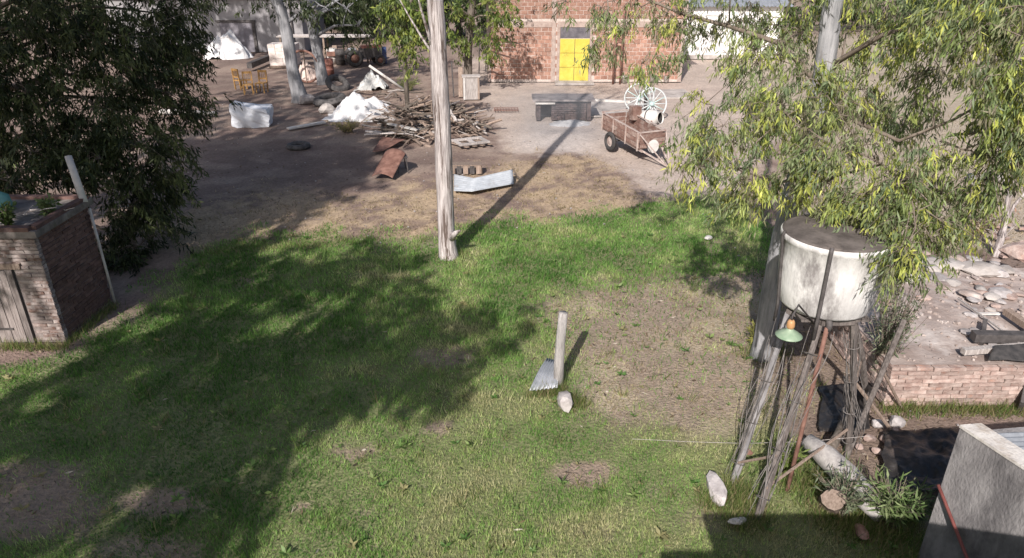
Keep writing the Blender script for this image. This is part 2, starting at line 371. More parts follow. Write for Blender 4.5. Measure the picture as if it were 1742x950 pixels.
def grass(name, label, n, ylim, layer_fn, hrange, wrange, pal, seed, lean=.5):
    nr = np.random.default_rng(seed)
    u = nr.random(n); Y = ylim[0]+(ylim[1]-ylim[0])*u**1.25
    X = (nr.random(n)*2-1)*(Y*.84+1.6+.726*.4226*6.3)
    dens, tint = layer_fn(X, Y); k = nr.random(n) < dens; X = X[k]; Y = Y[k]; tint = tint[k]; n = len(X)
    dist = np.maximum(Y/9, .8)
    h = nr.uniform(*hrange, n)*np.clip(dist, .9, 1.3)*(.25+1.35*fbm(X*2.6, Y*2.6, seed, 4))*np.where(nr.random(n) < .03, 1.9, 1); wd = nr.uniform(*wrange, n)*np.clip(dist, .9, 2.2)
    a = nr.uniform(0, 2*np.pi, n); ln = nr.uniform(.1, 1, n)*lean*h*1.6; b = nr.uniform(0, 2*np.pi, n)
    base = np.stack([X, Y, gz(X, Y)-.005], 1); sd = np.stack([np.cos(a), np.sin(a), np.zeros(n)], 1)*wd[:, None]/2
    tip = base+np.stack([np.cos(b)*ln, np.sin(b)*ln, h], 1)
    V = np.stack([base-sd, base+sd, tip], 1).reshape(-1, 3)
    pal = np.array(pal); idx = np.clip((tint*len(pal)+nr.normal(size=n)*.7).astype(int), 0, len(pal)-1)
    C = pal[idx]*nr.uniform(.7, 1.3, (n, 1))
    tag(link(name, quads_mesh(name, V, n, 3, M_grass, C)), label, 'grass', kind='stuff')
def lawn_fn(X, Y):
    px, py, lawn, straw, brown, pale, field, litter, bare = ground_layers(X, Y)
    n_ = fbm(X*1.1, Y*1.1, 77, 4); m_ = fbm(X*4, Y*4, 71, 3)
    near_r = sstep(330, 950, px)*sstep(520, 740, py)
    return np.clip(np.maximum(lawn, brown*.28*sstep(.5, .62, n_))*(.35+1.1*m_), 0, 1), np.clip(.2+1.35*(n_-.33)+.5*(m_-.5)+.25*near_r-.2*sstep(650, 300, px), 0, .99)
def dry_fn(X, Y):
    px, py, lawn, straw, brown, pale, field, litter, bare = ground_layers(X, Y)
    n_ = fbm(X*.9, Y*.9, 177, 4); m_ = fbm(X*3, Y*3, 171, 3)
    d = np.maximum.reduce([straw*.8, brown*1.0, litter*.3, bare*.35, lawn*.10, field*.5])
    return np.clip(d*(.25+.75*sstep(.36, .6, m_)), 0, 1), np.clip(n_*1.3-.1, 0, .99)
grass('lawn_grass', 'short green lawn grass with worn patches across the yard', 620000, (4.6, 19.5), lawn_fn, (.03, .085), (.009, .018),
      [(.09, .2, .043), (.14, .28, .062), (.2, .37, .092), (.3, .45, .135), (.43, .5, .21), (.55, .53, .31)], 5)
grass('dry_grass', 'dry straw coloured grass between the lawn and the bare earth', 270000, (5, 30), dry_fn, (.02, .07), (.008, .016),
      [(.2, .17, .08), (.30, .25, .14), (.38, .31, .2), (.45, .37, .25), (.24, .18, .13)], 6, 1.1)
def tufts():
    nr = np.random.default_rng(9); XY = []
    def along(a, b, n, w_): 
        for _ in range(n): u = nr.random(); p = Vector(a).lerp(Vector(b), u); XY.append((p.x+nr.normal()*w_, p.y+nr.normal()*w_))
    for a, b, n, w_ in ((G(950, 660), G(950, 662), 260, .07), (G(975, 690), G(985, 680), 260, .09), (G(757, 430), G(775, 432), 400, .13), (G(0, 590), G(108, 590), 500, .06), (G(112, 585), G(195, 518), 600, .07), (G(1505, 695), G(1740, 697), 1600, .1), (G(1245, 820), G(1290, 890), 900, .12), (G(1340, 830), G(1440, 800), 900, .15), (G(1195, 850), G(1240, 862), 350, .08), (G(1400, 870), G(1560, 930), 1500, .2), (G(900, 672), G(948, 668), 200, .05), (G(1500, 650), G(1500, 560), 500, .12), (G(330, 430), G(640, 405), 700, .2), (G(1270, 600), G(1330, 600), 500, .12), (G(850, 130), G(945, 132), 300, .25), (G(1250, 890), G(1260, 895), 120, .06)): along(a, b, n, w_)
    for _ in range(150):
        cx_, cy_ = nr.uniform(-7, 5), nr.uniform(5.5, 16)
        for _ in range(14): XY.append((cx_+nr.normal()*.05, cy_+nr.normal()*.05))
    XY = np.array(XY); X, Y = XY[:, 0], XY[:, 1]; n = len(X); h = nr.uniform(.07, .24, n); wd = nr.uniform(.008, .016, n); a = nr.uniform(0, 6.28, n); b = nr.uniform(0, 6.28, n); ln = h*nr.uniform(.2, .8, n)
    base = np.stack([X, Y, gz(X, Y)-.005], 1); sd = np.stack([np.cos(a), np.sin(a), 0*a], 1)*wd[:, None]/2; V = np.stack([base-sd, base+sd, base+np.stack([np.cos(b)*ln, np.sin(b)*ln, h], 1)], 1).reshape(-1, 3)
    pal = np.array([(.12, .2, .05), (.18, .26, .07), (.26, .3, .1), (.38, .34, .18), (.3, .25, .14)]); tag(link('tall_grass', quads_mesh('tall_grass', V, n, 3, M_grass, pal[nr.integers(0, 5, n)]*nr.uniform(.7, 1.2, (n, 1)))), 'taller grass tufts at the feet of walls, posts and stones', 'grass', kind='stuff')
tufts()
# leaf and stone litter
def litter_mesh():
    n = 9000; nr = np.random.default_rng(31); Y = 5+28*nr.random(n)**1.4; X = (nr.random(n)*2-1)*(Y*.84+3)
    px, py, lawn, straw, brown, pale, field, lit, bare = ground_layers(X, Y)
    k = nr.random(n) < np.clip(.14+brown*.5+lit*.9+(1-lawn)*.45, 0, 1); X = X[k]; Y = Y[k]; n = len(X)
    B = np.stack([X, Y, gz(X, Y)+.012+nr.random(n)*.02], 1); D = nr.normal(size=(n, 3)); D[:, 2] *= .25; D /= np.linalg.norm(D, axis=1)[:, None]
    pal = np.array([(.13, .09, .06), (.24, .17, .11), (.42, .34, .24), (.55, .5, .44), (.09, .07, .06)]); C = pal[nr.integers(0, 5, n)]*nr.uniform(.8, 1.2, (n, 1))
    tag(link('leaf_litter', leaves(B, D, nr.uniform(.05, .14, n), nr.uniform(.012, .03, n), C, 'leaf_litter', M_leaf)), 'fallen leaves and bark flakes scattered over the yard', 'leaf litter', kind='stuff')
litter_mesh()
def weeds():
    nr = np.random.default_rng(47); B = []; D = []; C = []; Ls = []
    for _ in range(420):
        y = 5.2+11*nr.random(); x = nr.uniform(-1, 1)*(y*.75+2)
        if x > 4.5 or (x < -7.5 and y > 10): continue
        m_ = nr.integers(5, 10); c = np.array([(.1, .2, .05), (.16, .26, .08), (.22, .3, .1), (.3, .28, .14)][nr.integers(0, 4)]); l_ = nr.uniform(.05, .12)
        for k in range(m_):
            a = 6.28*k/m_+nr.normal()*.3; d_ = np.array([math.cos(a), math.sin(a), nr.uniform(.25, .9)]); B.append((x, y, .0)); D.append(d_/np.linalg.norm(d_)); C.append(c*nr.uniform(.8, 1.2)); Ls.append(l_*nr.uniform(.7, 1.2))
    Ls = np.array(Ls); tag(link('lawn_weeds', leaves(np.array(B), np.array(D), Ls, Ls*.38, np.array(C), 'lawn_weeds', M_leaf)), 'small broad leaved weeds dotted through the lawn', 'weeds', kind='stuff')
weeds()
def pebbles():
    mb = MB(); r = random.Random(5)
    for _ in range(900):
        y = 6+30*r.random()**1.2; x = r.uniform(-1, 1)*(y*.8+2)
        if y < 15.5 and x < 4.3: continue
        s = r.uniform(.008, .03); mb.box((x, y, s*.2), (s*r.uniform(1, 2), s*r.uniform(1, 2), s), Matrix.Rotation(r.uniform(0, 6.3), 3, 'Z'), s*.2, .6)
    tag(part('gravel', mb, M_stone, None), 'loose pebbles and crumbs of mortar on the earth', 'gravel', kind='stuff')
pebbles()
# ================================================================== BUILDINGS
def brick_meshes(L, D, Hh, m, n=4, jit=.006):
    return [MB().box((0, 0, 0), (L, D, Hh), None, jit).mesh('brick', m) for _ in range(n)]
def lay_bricks(parent, meshes, L, Hh, gap, length, courses, origin, ang, skip=None, limit=10**9, stuff_mat=None, depth=.1, proud=.012, score=None):
    """running bond along local direction ang from origin; bricks within limit are objects, the rest one mesh"""
    spots = []; dx = L+gap; dz = Hh+gap; d = Vector((math.cos(ang), math.sin(ang), 0))
    for r in range(courses):
        u = -dx/2*(r % 2)
        while u < length:
            a = max(u, 0); b = min(u+L, length)
            if b-a > .25*L and not (skip and skip((a+b)/2, (r+.5)*dz, (b-a)/2)): spots.append((a, b, r))
            u += dx
    if score: spots.sort(key=lambda s: score((s[0]+s[1])/2, (s[2]+.5)*dz))
    mb = MB()
    for i, (a, b, r) in enumerate(spots):
        p = Vector(origin)+d*((a+b)/2)+Vector((0, 0, (r+.5)*dz)); off = R.uniform(-.5, .5)*proud
        p += Vector((-d.y, d.x, 0))*off; ez = Euler((R.uniform(-.01, .01), R.uniform(-.008, .008), ang+R.uniform(-.012, .012)))
        if i < limit:
            o = link('brick', R.choice(meshes), parent, p, ez); o.scale = ((b-a)/L, 1, 1)
        else:
            mb.box(p, (b-a, depth, Hh), ez.to_matrix(), .004)
    if mb.v:
        o = part('brickwork', mb, stuff_mat, parent); o['kind'] = 'stuff'
# ---- hollow brick workshop
t = thing('brick_workshop', 'unplastered red hollow brick workshop with yellow double door', 'building')
YB = 38.1; BX0, BX1 = -1.3, 8.9
mb = MB().box(((BX0+BX1)/2, YB+4.1, 2.6), (BX1-BX0-.1, 8.17, 5.2)); part('wall', mb, M_mortar, t)
def wk_skip(u, z, h):
    x = BX0+u
    if 2.36-h*.6 < x < 4.12+h*.6 and z < 2.78: return True
    if 2.70 < z < 3.03: return True
    return False
wk_score = lambda u, z: (0 if z < 4.15 else 50)+z*1.0-(.15*u)
lay_bricks(t, brick_meshes(.33, .12, .178, M_hollow), .33, .178, .022, BX1-BX0, 25, (BX0, YB+.06, .13), 0, wk_skip, 300, M_hollow, .12, .02, wk_score)
mb = MB()
for x in (BX0+.1, 2.15, BX1-.1): part('column', MB().box((x, YB+.06, 2.6), (.2, .15, 5.2), None, .004), mat('dusty_column', (.3, .23, .205), (.42, .345, .31), 5, .95, .3), t)
part('tie_beam', MB().box((.475, YB+.055, 2.865), (3.1, .14, .27), None, .006), MATS['dusty_column'], t)
part('tie_beam', MB().box((5.55, YB+.055, 2.865), (6.45, .14, .27), None, .006), MATS['dusty_column'], t)
part('shadow_gap_strip', MB().box((3.8, YB+.08, .06), (10.1, .12, .14)), M_iron, t)  # dark strip paints the shadow gap along the foot of the wall
part('roof', MB().grid(lambda u, v: (BX0-.3+u*(BX1-BX0+.6), YB-.3+v*8.8, 5.24+.3*v+.03*math.sin(u*360)), 200, 3), M_zinc, t)
M_yellow = mat('yellow_paint', (.52, .43, .07), (.6, .51, .11), 3, .45, .15, c3=(.5, .4, .12))
d = thing('x', 'x', 'x'); bpy.data.objects.remove(d)
dr = part('door', MB().box((3.24, YB+.03, 1.09), (1.56, .08, 2.14)), M_iron, t)
for i, x in enumerate((2.855, 3.625)):
    for j in range(3):
        part('door_panel', MB().box((x, YB-.02, .40+j*.71), (.745, .03, .69), None, .003), M_yellow, dr)
for x_ in (2.40, 4.08): part('jamb', MB().box((x_, YB+.02, 1.38), (.15, .13, 2.74), None, .004), MATS['dusty_column'], t)
part('handle', MB().box((3.27, YB-.06, 1.15), (.03, .06, .2)), M_iron, dr)
part('transom', MB().box((3.24, YB+.04, 2.46), (1.56, .06, .54)), mat('dark_tin', (.09, .085, .1), (.16, .15, .17), 3, .6, .1), t)
part('lintel', MB().box((3.24, YB+.05, 2.80), (1.9, .12, .12)), M_concrete, t)
part('doorstep', MB().box((3.24, YB-.45, .03), (2.0, .8, .1), None, .01), M_concrete, t)
# rusty stand pipe by the wall
o = MB().tube([(5.25, YB-.5, -.05), (5.25, YB-.5, 2.4)], .05, 8).tube([(5.62, YB-.45, -.05), (5.62, YB-.45, 3.9)], .045, 8).box((5.43, YB-.48, 2.05), (.36, .09, .1)).torus((5.42, YB-.5, 2.35), (0, 1, 0), .2, .04, 14, 6)
tag(part('standing_pipe', o, M_rust, None, True), 'rusty twin pipe with ring standing against the brick workshop wall', 'pipe')
for k, (x, y, s) in enumerate(((1062, 141, .3), (1110, 140, .34), (1133, 140, .3))):
    b = G(x, y); o = MB().lathe([(0, 0), (.8*s/2, 0), (s/2, s*1.1), (s/2+.015, s*1.12), (s/2-.01, s*1.1), (.78*s/2, .03), (0, .03)], 16)
    tg = part('bucket', o, M_dirtywhite, None, True, b); tag(tg, 'white bucket standing at the foot of the brick workshop wall', 'bucket', 'buckets by the workshop wall')
# ---- white building on the right
t = thing('white_house', 'white rendered outbuilding with grey sheet roof behind the workshop', 'building')
M_wall_white = mat('white_render', (.72, .71, .72), (.8, .79, .79), 1.2, .9, .15, c3=(.55, .53, .52))
yw = 46.8
part('wall', MB().box((13.2, yw+4, 1.6), (7.4, 8, 3.2)), M_wall_white, t)
part('plinth', MB().box((13.2, yw-.01, .12), (7.44, .06, .24)), M_concrete, t)
part('roof', MB().grid(lambda u, v: (9.2+u*8.2, yw-.4+v*4.6, 3.15+v*1.1+.03*math.sin(u*230)), 150, 2).grid(lambda u, v: (9.2+u*8.2, yw+4.2+v*4.2, 4.25-v*1.1+.03*math.sin(u*230)), 150, 2), M_zinc, t)
part('door', MB().box((15.2, yw-.03, 1.0), (.9, .05, 2.0)), M_wood_grey, t)
# ---- long building on the left
t = thing('grey_house', 'long grey white rendered building with dark doorway behind the eucalyptus', 'building')
M_wall_grey = mat('grey_render', (.25, .245, .26), (.34, .33, .345), .8, .9, .15, c3=(.2, .19, .195))
yl = 50.2
part('wall', MB().box((-20.6, yl+3, 1.85), (13.0, 6, 3.7)), M_wall_grey, t)
part('roof', MB().grid(lambda u, v: (-27.4+u*13.6, yl-.5+v*7, 3.75+v*.7+.03*math.sin(u*300)), 180, 2), M_zinc, t)
part('fascia', MB().box((-20.6, yl-.5, 3.70), (13.6, .05, .16)), M_dirtywhite, t)
xd0, xd1 = P(378, 70, yl).x, P(434, 70, yl).x
part('doorway', MB().box(((xd0+xd1)/2, yl-.02, .95), (xd1-xd0, .06, 1.9)), mat('dark_door', (.16, .15, .17), (.24, .23, .26), 3, .8, .1), t)
part('door_lintel', MB().box(((xd0+xd1)/2, yl-.06, 1.98), (xd1-xd0+.4, .1, .14)), M_iron, t)
part('door_post', MB().box((xd1+.05, yl-.06, .95), (.2, .1, 1.92)), M_iron, t)
part('downpipe', MB().tube([(P(497, 40, yl).x, yl-.1, 0), (P(497, 40, yl).x, yl-.1, 3.6)], .06, 8), M_iron, t)
part('window', MB().box((P(560, 30, yl).x-1.2, yl-.02, 2.3), (.9, .05, .8)), M_iron, t)
# second pale wall between the eucalyptus trunks
t = thing('pale_outhouse', 'pale pinkish outhouse seen between the eucalyptus trunks', 'building')
c = G(480, 82); part('wall', MB().box((c.x+.6, c.y+1.6, 1.5), (2.6, 3, 3.0)), mat('pink_render', (.62, .56, .55), (.72, .67, .66), 1.5, .9, .2), t)
part('roof', MB().box((c.x+.6, c.y+1.6, 3.05), (2.9, 3.3, .1)), M_zinc, t)
part('door', MB().box((c.x+.9, c.y+.07, .95), (.8, .06, 1.9)), M_wood_brown, t)
# ---- small brick shed on the left
t = thing('brick_shed', 'small old brick shed with whitewashed front and plank door', 'shed')
sx, sy = -7.9, 10.85; SH = 2.05; SW, SD = 2.5, 1.6
core = MB().box((sx-SW/2, sy+SD/2, SH/2), (SW-.03, SD-.03, SH)); part('wall', core, mat('dark_mortar', (.16, .13, .125), (.3, .26, .25), 10, .95, .4), t)
dX0, dX1, dH = sx-1.16, sx-.52, 1.42
lay_bricks(t, brick_meshes(.235, .11, .058, M_wash_brick, 5, .009), .235, .058, .011, 2.2, 28, (sx-2.2, sy+.055, .04), 0, lambda u, z, h: (dX0-h < sx-2.2+u < dX1+h and z < dH+.05), 150, M_wash_brick, .11, .02, lambda u, z: -u)
M_shedside = mat('shade_darkened_brick', (.1, .06, .055), (.19, .115, .1), 6, .95, .5, c3=(.08, .06, .06), obj_var=.25)  # brick colour darkened for the shade on the side turned from the sun
lay_bricks(t, brick_meshes(.235, .11, .058, M_shedside, 4, .004), .235, .058, .011, SD-.12, 28, (sx-.055, sy+.12, .04), math.pi/2, None, 150, M_shedside, .11, .02, lambda u, z: u*.2-z)
part('roof_slab', MB().box((sx-SW/2+.02, sy+SD/2, SH+.02), (SW+.14, SD+.14, .12), None, .012), mat('mossy_slab', (.12, .105, .1), (.26, .23, .22), 4, .95, .5, c3=(.1, .1, .06)), t)
for a, b, n in (((sx-2.4, sy-.02), (sx, sy-.02), 0), ((sx+.02, sy), (sx+.02, sy+SD), 1), ((sx-2.4, sy+SD), (sx, sy+SD), 0)):
    part('coping', MB().bar((a[0], a[1], SH+.11), (b[0], b[1], SH+.11), .13, .07), M_shedside, t)
dr = part('door', MB().box(((dX0+dX1)/2, sy+.0, dH/2), (dX1-dX0, .03, dH)), M_iron, t)
nb = 5; bw = (dX1-dX0-.06)/nb
for k in range(nb): part('plank', MB().box((dX0+.06+bw*(k+.5), sy-.03+R.uniform(-.005, .005), dH/2+.01), (bw-.009, .024, dH-.02+R.uniform(-.03, .01)), None, .002), mat('door_plank', (.15, .125, .12), (.32, .28, .27), 5, .9, .5, c3=(.1, .08, .075), stretch=(9, 9, .7), obj_var=.25), dr)
part('hinge', MB().box((dX0+.2, sy-.05, 1.15), (.3, .012, .04)), M_iron, dr); part('hinge', MB().box((dX0+.2, sy-.05, .3), (.3, .012, .04)), M_iron, dr)
part('lintel', MB().box(((dX0+dX1)/2, sy-.005, dH+.06), (.95, .06, .1)), M_wood_brown, t)
part('wall_pipe', MB().tube([(sx+.06, sy+SD-.02, 0), (sx+.05, sy+SD-.02, 1.95)], .025, 8), M_dirtywhite, t, True)
# things on the shed roof
zr = SH+.08
a = P(148, 362, 12.3); b = P(116, 266, 12.6)
tag(part('white_pole', MB().tube([(a.x, a.y, zr-.02), ((a.x+b.x)/2, (a.y+b.y)/2, (zr+b.z)/2), (b.x, b.y, b.z)], [.065, .062, .06], 10, wob=.06), M_dirtywhite, None, True), 'white painted pole rising beside the brick shed roof', 'pole')
p = G(8, 345, zr+.1); o = MB().lathe([(0, 0), (.2, .0), (.26, .15), (.24, .28), (.13, .36), (0, .38)], 14)
tag(part('plastic_drum', o, mat('green_plastic', (.12, .3, .27), (.2, .4, .36), 4, .5, .1), None, True, (-9.05, 11.75, zr-.02)), 'small green plastic drum lying on the shed roof', 'drum')
def potted(name, label, loc, h, n, pal, seed, L=.12, spread=.25, wd=.03, cat='plant', group=None, up=1.0):
    nr = np.random.default_rng(seed); t = thing(name, label, cat, loc, 0, group); st = MB(); B = []; D = []; C = []
    for k in range(n):
        a = nr.uniform(0, 6.28); r = spread*math.sqrt(nr.random()); tip = Vector((math.cos(a)*r, math.sin(a)*r, h*nr.uniform(.5, 1)))
        q = Vector((tip.x*.4, tip.y*.4, tip.z*.6)); st.tube([(tip.x*.2, tip.y*.2, -.03), q, tip], [.008, .006, .003], 3, cap=False)
        m_ = 16; u = nr.random(m_)*.8+.2; c = np.array(pal[nr.integers(0, len(pal))])
        for uu in u:
            p = Vector((0, 0, 0)).lerp(q, min(1, uu*1.6)) if uu < .6 else q.lerp(tip, (uu-.6)/.4)
            B.append(np.array(p)+nr.normal(size=3)*.02); dd = nr.normal(size=3)*.7+np.array([math.cos(a)*.5, math.sin(a)*.5, .35*up]); D.append(dd/np.linalg.norm(dd)); C.append(c*nr.uniform(.7, 1.3))
    part('stems', st, M_twig, t); B = np.array(B); D = np.array(D); C = np.array(C); N = len(B)
    link('foliage', leaves(B, D, L*nr.uniform(.6, 1.3, N), wd*nr.uniform(.7, 1.3, N), C, 'foliage', M_leaf), t); return t
GREENS = [(.09, .14, .04), (.13, .19, .06), (.07, .1, .03)]
GREYG = [(.17, .21, .13), (.22, .26, .17), (.12, .16, .09), (.28, .31, .2)]
potted('potted_succulent', 'leafy green plant growing at the front edge of the shed roof', (-8.35, 10.98, zr), .42, 14, GREENS, 41, .1, .16, .05)
potted('roof_weed', 'low green weed on the shed roof beside the white pole', (-8.05, 11.6, zr), .3, 12, [(.2, .26, .1), (.14, .2, .07)], 42, .1, .2, .05)
for k in range(3):
    a0 = Vector((-8.9+k*.22, 11.1+.32*k, zr+.03)); pts = [a0]
    for j in range(5): pts.append(pts[-1]+Vector((.17, R.uniform(-.1, .12), R.uniform(-.01, .06))))
    tag(part('dry_branch', MB().tube(pts, [.02, .018, .015, .012, .009, .006], 5).tube([pts[2], pts[2]+Vector((.1, .2, .12))], [.01, .004], 4), M_wood_grey, None), 'dry grey branch lying on the roof of the brick shed', 'branch', 'branches on the shed roof')

# ---- rendered lean-to in the lower right corner
t = thing('concrete_lean_to', 'low grey cement rendered lean-to with corrugated roof', 'shed')
A = Vector((4.64, 5.97, 0)); e1 = Vector((.33, -.944, 0)).normalized(); e2 = Vector((.99, .12, 0)).normalized(); HT = 1.82
def prism(pts, z0, z1):
    n = len(pts); return MB().add([(p[0], p[1], z0) for p in pts]+[(p[0], p[1], z1) for p in pts], [tuple(reversed(range(n))), tuple(range(n, 2*n))]+[(i, (i+1) % n, (i+1) % n+n, i+n) for i in range(n)])
M_render = mat('stained_cement', (.2, .19, .195), (.33, .315, .32), 2.2, .95, .6, c3=(.1, .095, .1), stretch=(1.5, 1.5, .75), third_at=(.46, .68), third_scale=1.5, bscale=26)
th_ = .2; i1 = A+e2*th_*1.08
side = [A, A+e1*3.4, A+e1*3.4+e2*th_*1.05, i1]
wmb = MB()
def wallface(u, v):
    p = A+e1*3.4*u; return (p.x-.008*math.sin(u*31+v*5), p.y+.006*math.sin(v*17), HT*v)
wl = part('side_wall', prism([p for p in side], 0, HT), M_render, t)
part('back_wall', prism([i1, i1+e2*2.6, i1+e2*2.6+e1*th_, i1+e1*th_], 0, HT-.06), M_render, t)
rim = prism([A-e2*.012, A+e1*3.4-e2*.012, A+e1*3.4+e2*(th_+.03), A+e2*(th_+.03)], HT+.002, HT+.035)
part('coping', rim, mat('pale_cement', (.5, .47, .45), (.68, .65, .62), 7, .95, .5, c3=(.36, .3, .25)), t)
def roofq(u, v):
    a = A+e2*.26+e1*.14; p = a+e2*(2.4*u)+e1*(3.1*v)
    return (p.x, p.y, HT+.0-.12*u+.018*math.sin(v*3.1/.076*2*math.pi)*1.0)
o = part('corrugated_roof', MB().grid(lambda u, v: roofq(v, u), 330, 2), M_zinc, t, True)
# red pipe leaning on that wall
def on_wall(x, y, off):
    n = Vector((e1.y, -e1.x, 0)); n = n if n.x < 0 else -n
    p0 = A+n*off; dd = ray(x, y); o_ = Vector((0, 0, CH)); k = (p0-o_).dot(n)/dd.dot(n); return o_+dd*k
q0 = on_wall(1596, 825, .03); q1 = on_wall(1652, 965, .12); q2 = q1+(q1-q0)*(q1.z/(q0.z-q1.z))
tag(part('red_pipe', MB().tube([q0, q2-Vector((0, 0, .02))], .018, 8), mat('red_paint', (.17, .055, .05), (.24, .085, .075), 6, .6, .1), None, True), 'thin red pipe leaning on the cement lean-to wall', 'pipe')
# ---- house behind the photographer, whose roof throws the shade on the lower right
t = thing('flat_roof_house', 'flat roofed rendered house beside the yard', 'building')
sh = Vector((SUN.x, SUN.y, 0))/SUN.z
ZR = 3.2; e = G(1197, 890)+sh*ZR; e_ = G(1130, 932)+sh*ZR
part('wall', MB().box((e.x+3.2, e.y-3.1, ZR/2), (6.2, 6.0, ZR)), M_wall_grey, t)
part('wall', MB().box((e_.x+.3, e_.y-2.0, ZR/2), (.7, 3.9, ZR)), M_wall_grey, t)
part('roof_slab', MB().box((e.x+3.2, e.y-3.0, ZR+.04), (6.4, 6.1, .08)), M_concrete, t)
# ================================================================== TREES
PAL_Y = [(.2, .25, .09), (.26, .3, .1), (.16, .21, .085), (.37, .4, .1), (.13, .165, .08), (.2, .23, .12), (.23, .23, .14), (.43, .44, .12), (.19, .17, .12), (.27, .31, .11), (.16, .2, .1), (.22, .26, .13), (.15, .19, .11)]
PAL_G = [(.1, .15, .04), (.15, .21, .05), (.2, .26, .06), (.07, .11, .035), (.26, .3, .08)]
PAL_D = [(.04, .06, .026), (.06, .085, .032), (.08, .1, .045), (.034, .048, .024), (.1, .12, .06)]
# bare pale trunk in the middle
b = G(763, 434); Yc = b.y
def stubs(lm, base):
    def br(pts, r0):
        q = [P(x, y, Y)-base for x, y, Y in pts]; lm.tube(q, [r0*(1-.8*i/(len(q)-1)) for i in range(len(q))], 6)
    br([(739, 92, Yc), (728, 55, Yc-.15), (716, 15, Yc-.3), (705, -30, Yc-.4)], .045)
    br([(738, 95, Yc), (718, 65, Yc+.2), (700, 35, Yc+.3), (680, 0, Yc+.4), (665, -20, Yc+.4)], .03)
    br([(768, 405, Yc-.1), (776, 396, Yc-.25), (782, 392, Yc-.3)], .09)
tp = [(b.x, b.y, 0), P(759, 390, Yc), P(754, 250, Yc), P(747, 120, Yc), P(740, 0, Yc)]
top = Vector(tp[-1]); tp += [top+Vector((-.2, -.1, 3)), top+Vector((-.1, .2, 7)), top+Vector((.4, .3, 10))]
cb = [(top+Vector((dx, dy, dz)), (1.5, 1.5, 1.2), 60) for dx, dy, dz in ((-1.6, -.5, 9), (1.2, .8, 9.5), (.2, 0, 11), (-1.5, 1.2, 10.5))]
tree('eucalyptus_tree', 'tall bare eucalyptus trunk with pale stringy bark standing at the lawn edge', 'tree', tp, [.22, .185, .18, .175, .165, .14, .1, .05], cb, .16, .035, 12, PAL_G, M_bark, 'eucalyptus trees in the yard', 3, tn=16, extra=stubs, twigs=0)
# leafy tree by the water tank
b = G(1296, 604); Y0 = b.y
tp = [(b.x, b.y, 0), P(1315, 490, Y0), P(1332, 400, Y0-.05), P(1362, 280, Y0-.05), P(1394, 170, Y0), P(1410, 60, Y0), P(1418, 0, Y0)]
top = Vector(tp[-1]); tp += [top+Vector((.1, .1, 2)), top+Vector((.3, .2, 4.5))]
BL = [pblob(1230, 215, 9.6, 65, 60, 80), pblob(1190, 285, 9.0, 45, 45, 50), pblob(1285, 300, 8.9, 65, 50, 80), pblob(1330, 200, 9.3, 75, 60, 90), pblob(1290, 110, 10.5, 70, 60, 70),
      pblob(1420, 260, 8.6, 70, 60, 90), pblob(1470, 330, 8.2, 60, 45, 75), pblob(1540, 300, 8.2, 70, 60, 100), pblob(1555, 390, 7.7, 55, 50, 95), pblob(1530, 440, 7.35, 28, 35, 36), pblob(1600, 330, 8.6, 55, 60, 75),
      pblob(1450, 150, 10.2, 60, 60, 70), pblob(1520, 200, 10.6, 60, 50, 60), pblob(1350, 60, 11.2, 70, 50, 70), pblob(1250, 40, 11.6, 60, 45, 60), pblob(1480, 50, 11.0, 70, 50, 80), pblob(1570, 60, 9.6, 70, 55, 90), pblob(1650, 50, 8.6, 65, 55, 100), pblob(1700, 140, 8.0, 55, 60, 100), pblob(1715, 240, 7.9, 40, 55, 60), pblob(1660, 290, 8.2, 45, 50, 55), pblob(1610, 130, 9.6, 45, 40, 40),
      pblob(1740, 60, 8.0, 60, 60, 70), pblob(1760, 200, 8.0, 60, 60, 60), pblob(1150, 30, 11.8, 35, 30, 22), pblob(1090, 30, 12, 50, 28, 32), pblob(1020, 18, 12.2, 30, 16, 16), pblob(1022, 72, 11.6, 24, 22, 20), pblob(1094, 108, 11.3, 24, 20, 22), pblob(1170, 60, 11.4, 25, 26, 14), pblob(965, 5, 12.4, 24, 10, 6),
      pblob(1420, 180, 9.0, 60, 50, 40), pblob(1390, 310, 8.9, 45, 25, 36), pblob(1450, -40, 10.5, 90, 50, 60), pblob(1250, -60, 11, 90, 50, 60), pblob(1620, -50, 9.5, 90, 50, 60), pblob(1560, 160, 9.2, 35, 40, 20), pblob(1360, 130, 9.4, 45, 40, 30)]
LB = (([(1372, 300, Y0), (1330, 310, 9.6), (1290, 300, 9.2), (1240, 285, 9.1)], .03), ([(1398, 150, Y0), (1330, 75, 10.8), (1240, 45, 11.4), (1165, 25, 11.8), (1090, -5, 12), (1000, -15, 12.2)], .045), ([(1380, 240, Y0), (1440, 200, 9.6), (1530, 240, 9), (1620, 205, 8.6), (1700, 160, 8.2)], .04), ([(1350, 350, Y0), (1420, 300, 9.4), (1500, 280, 8.6), (1560, 330, 8.0)], .03), ([(1400, 120, Y0), (1500, 60, 10), (1600, 30, 9.2), (1720, 60, 8.2)], .045), ([(1620, 230, 8.4), (1680, 225, 8.0), (1720, 215, 7.9)], .02), ([(1600, 240, 8.4), (1640, 255, 8.2), (1690, 235, 8.0)], .018))
ANC = []
for pts, r0 in LB:
    q = [P(*v) for v in pts]
    for a_, b_ in zip(q, q[1:]): ANC += [a_.lerp(b_, u) for u in (.0, .33, .66)]
def lbr(lm, base):
    for pts, r0 in LB:
        q = [P(*v)-base for v in pts]; lm.tube(q, [r0*(1-.75*i/(len(q)-1)) for i in range(len(q))], 7)
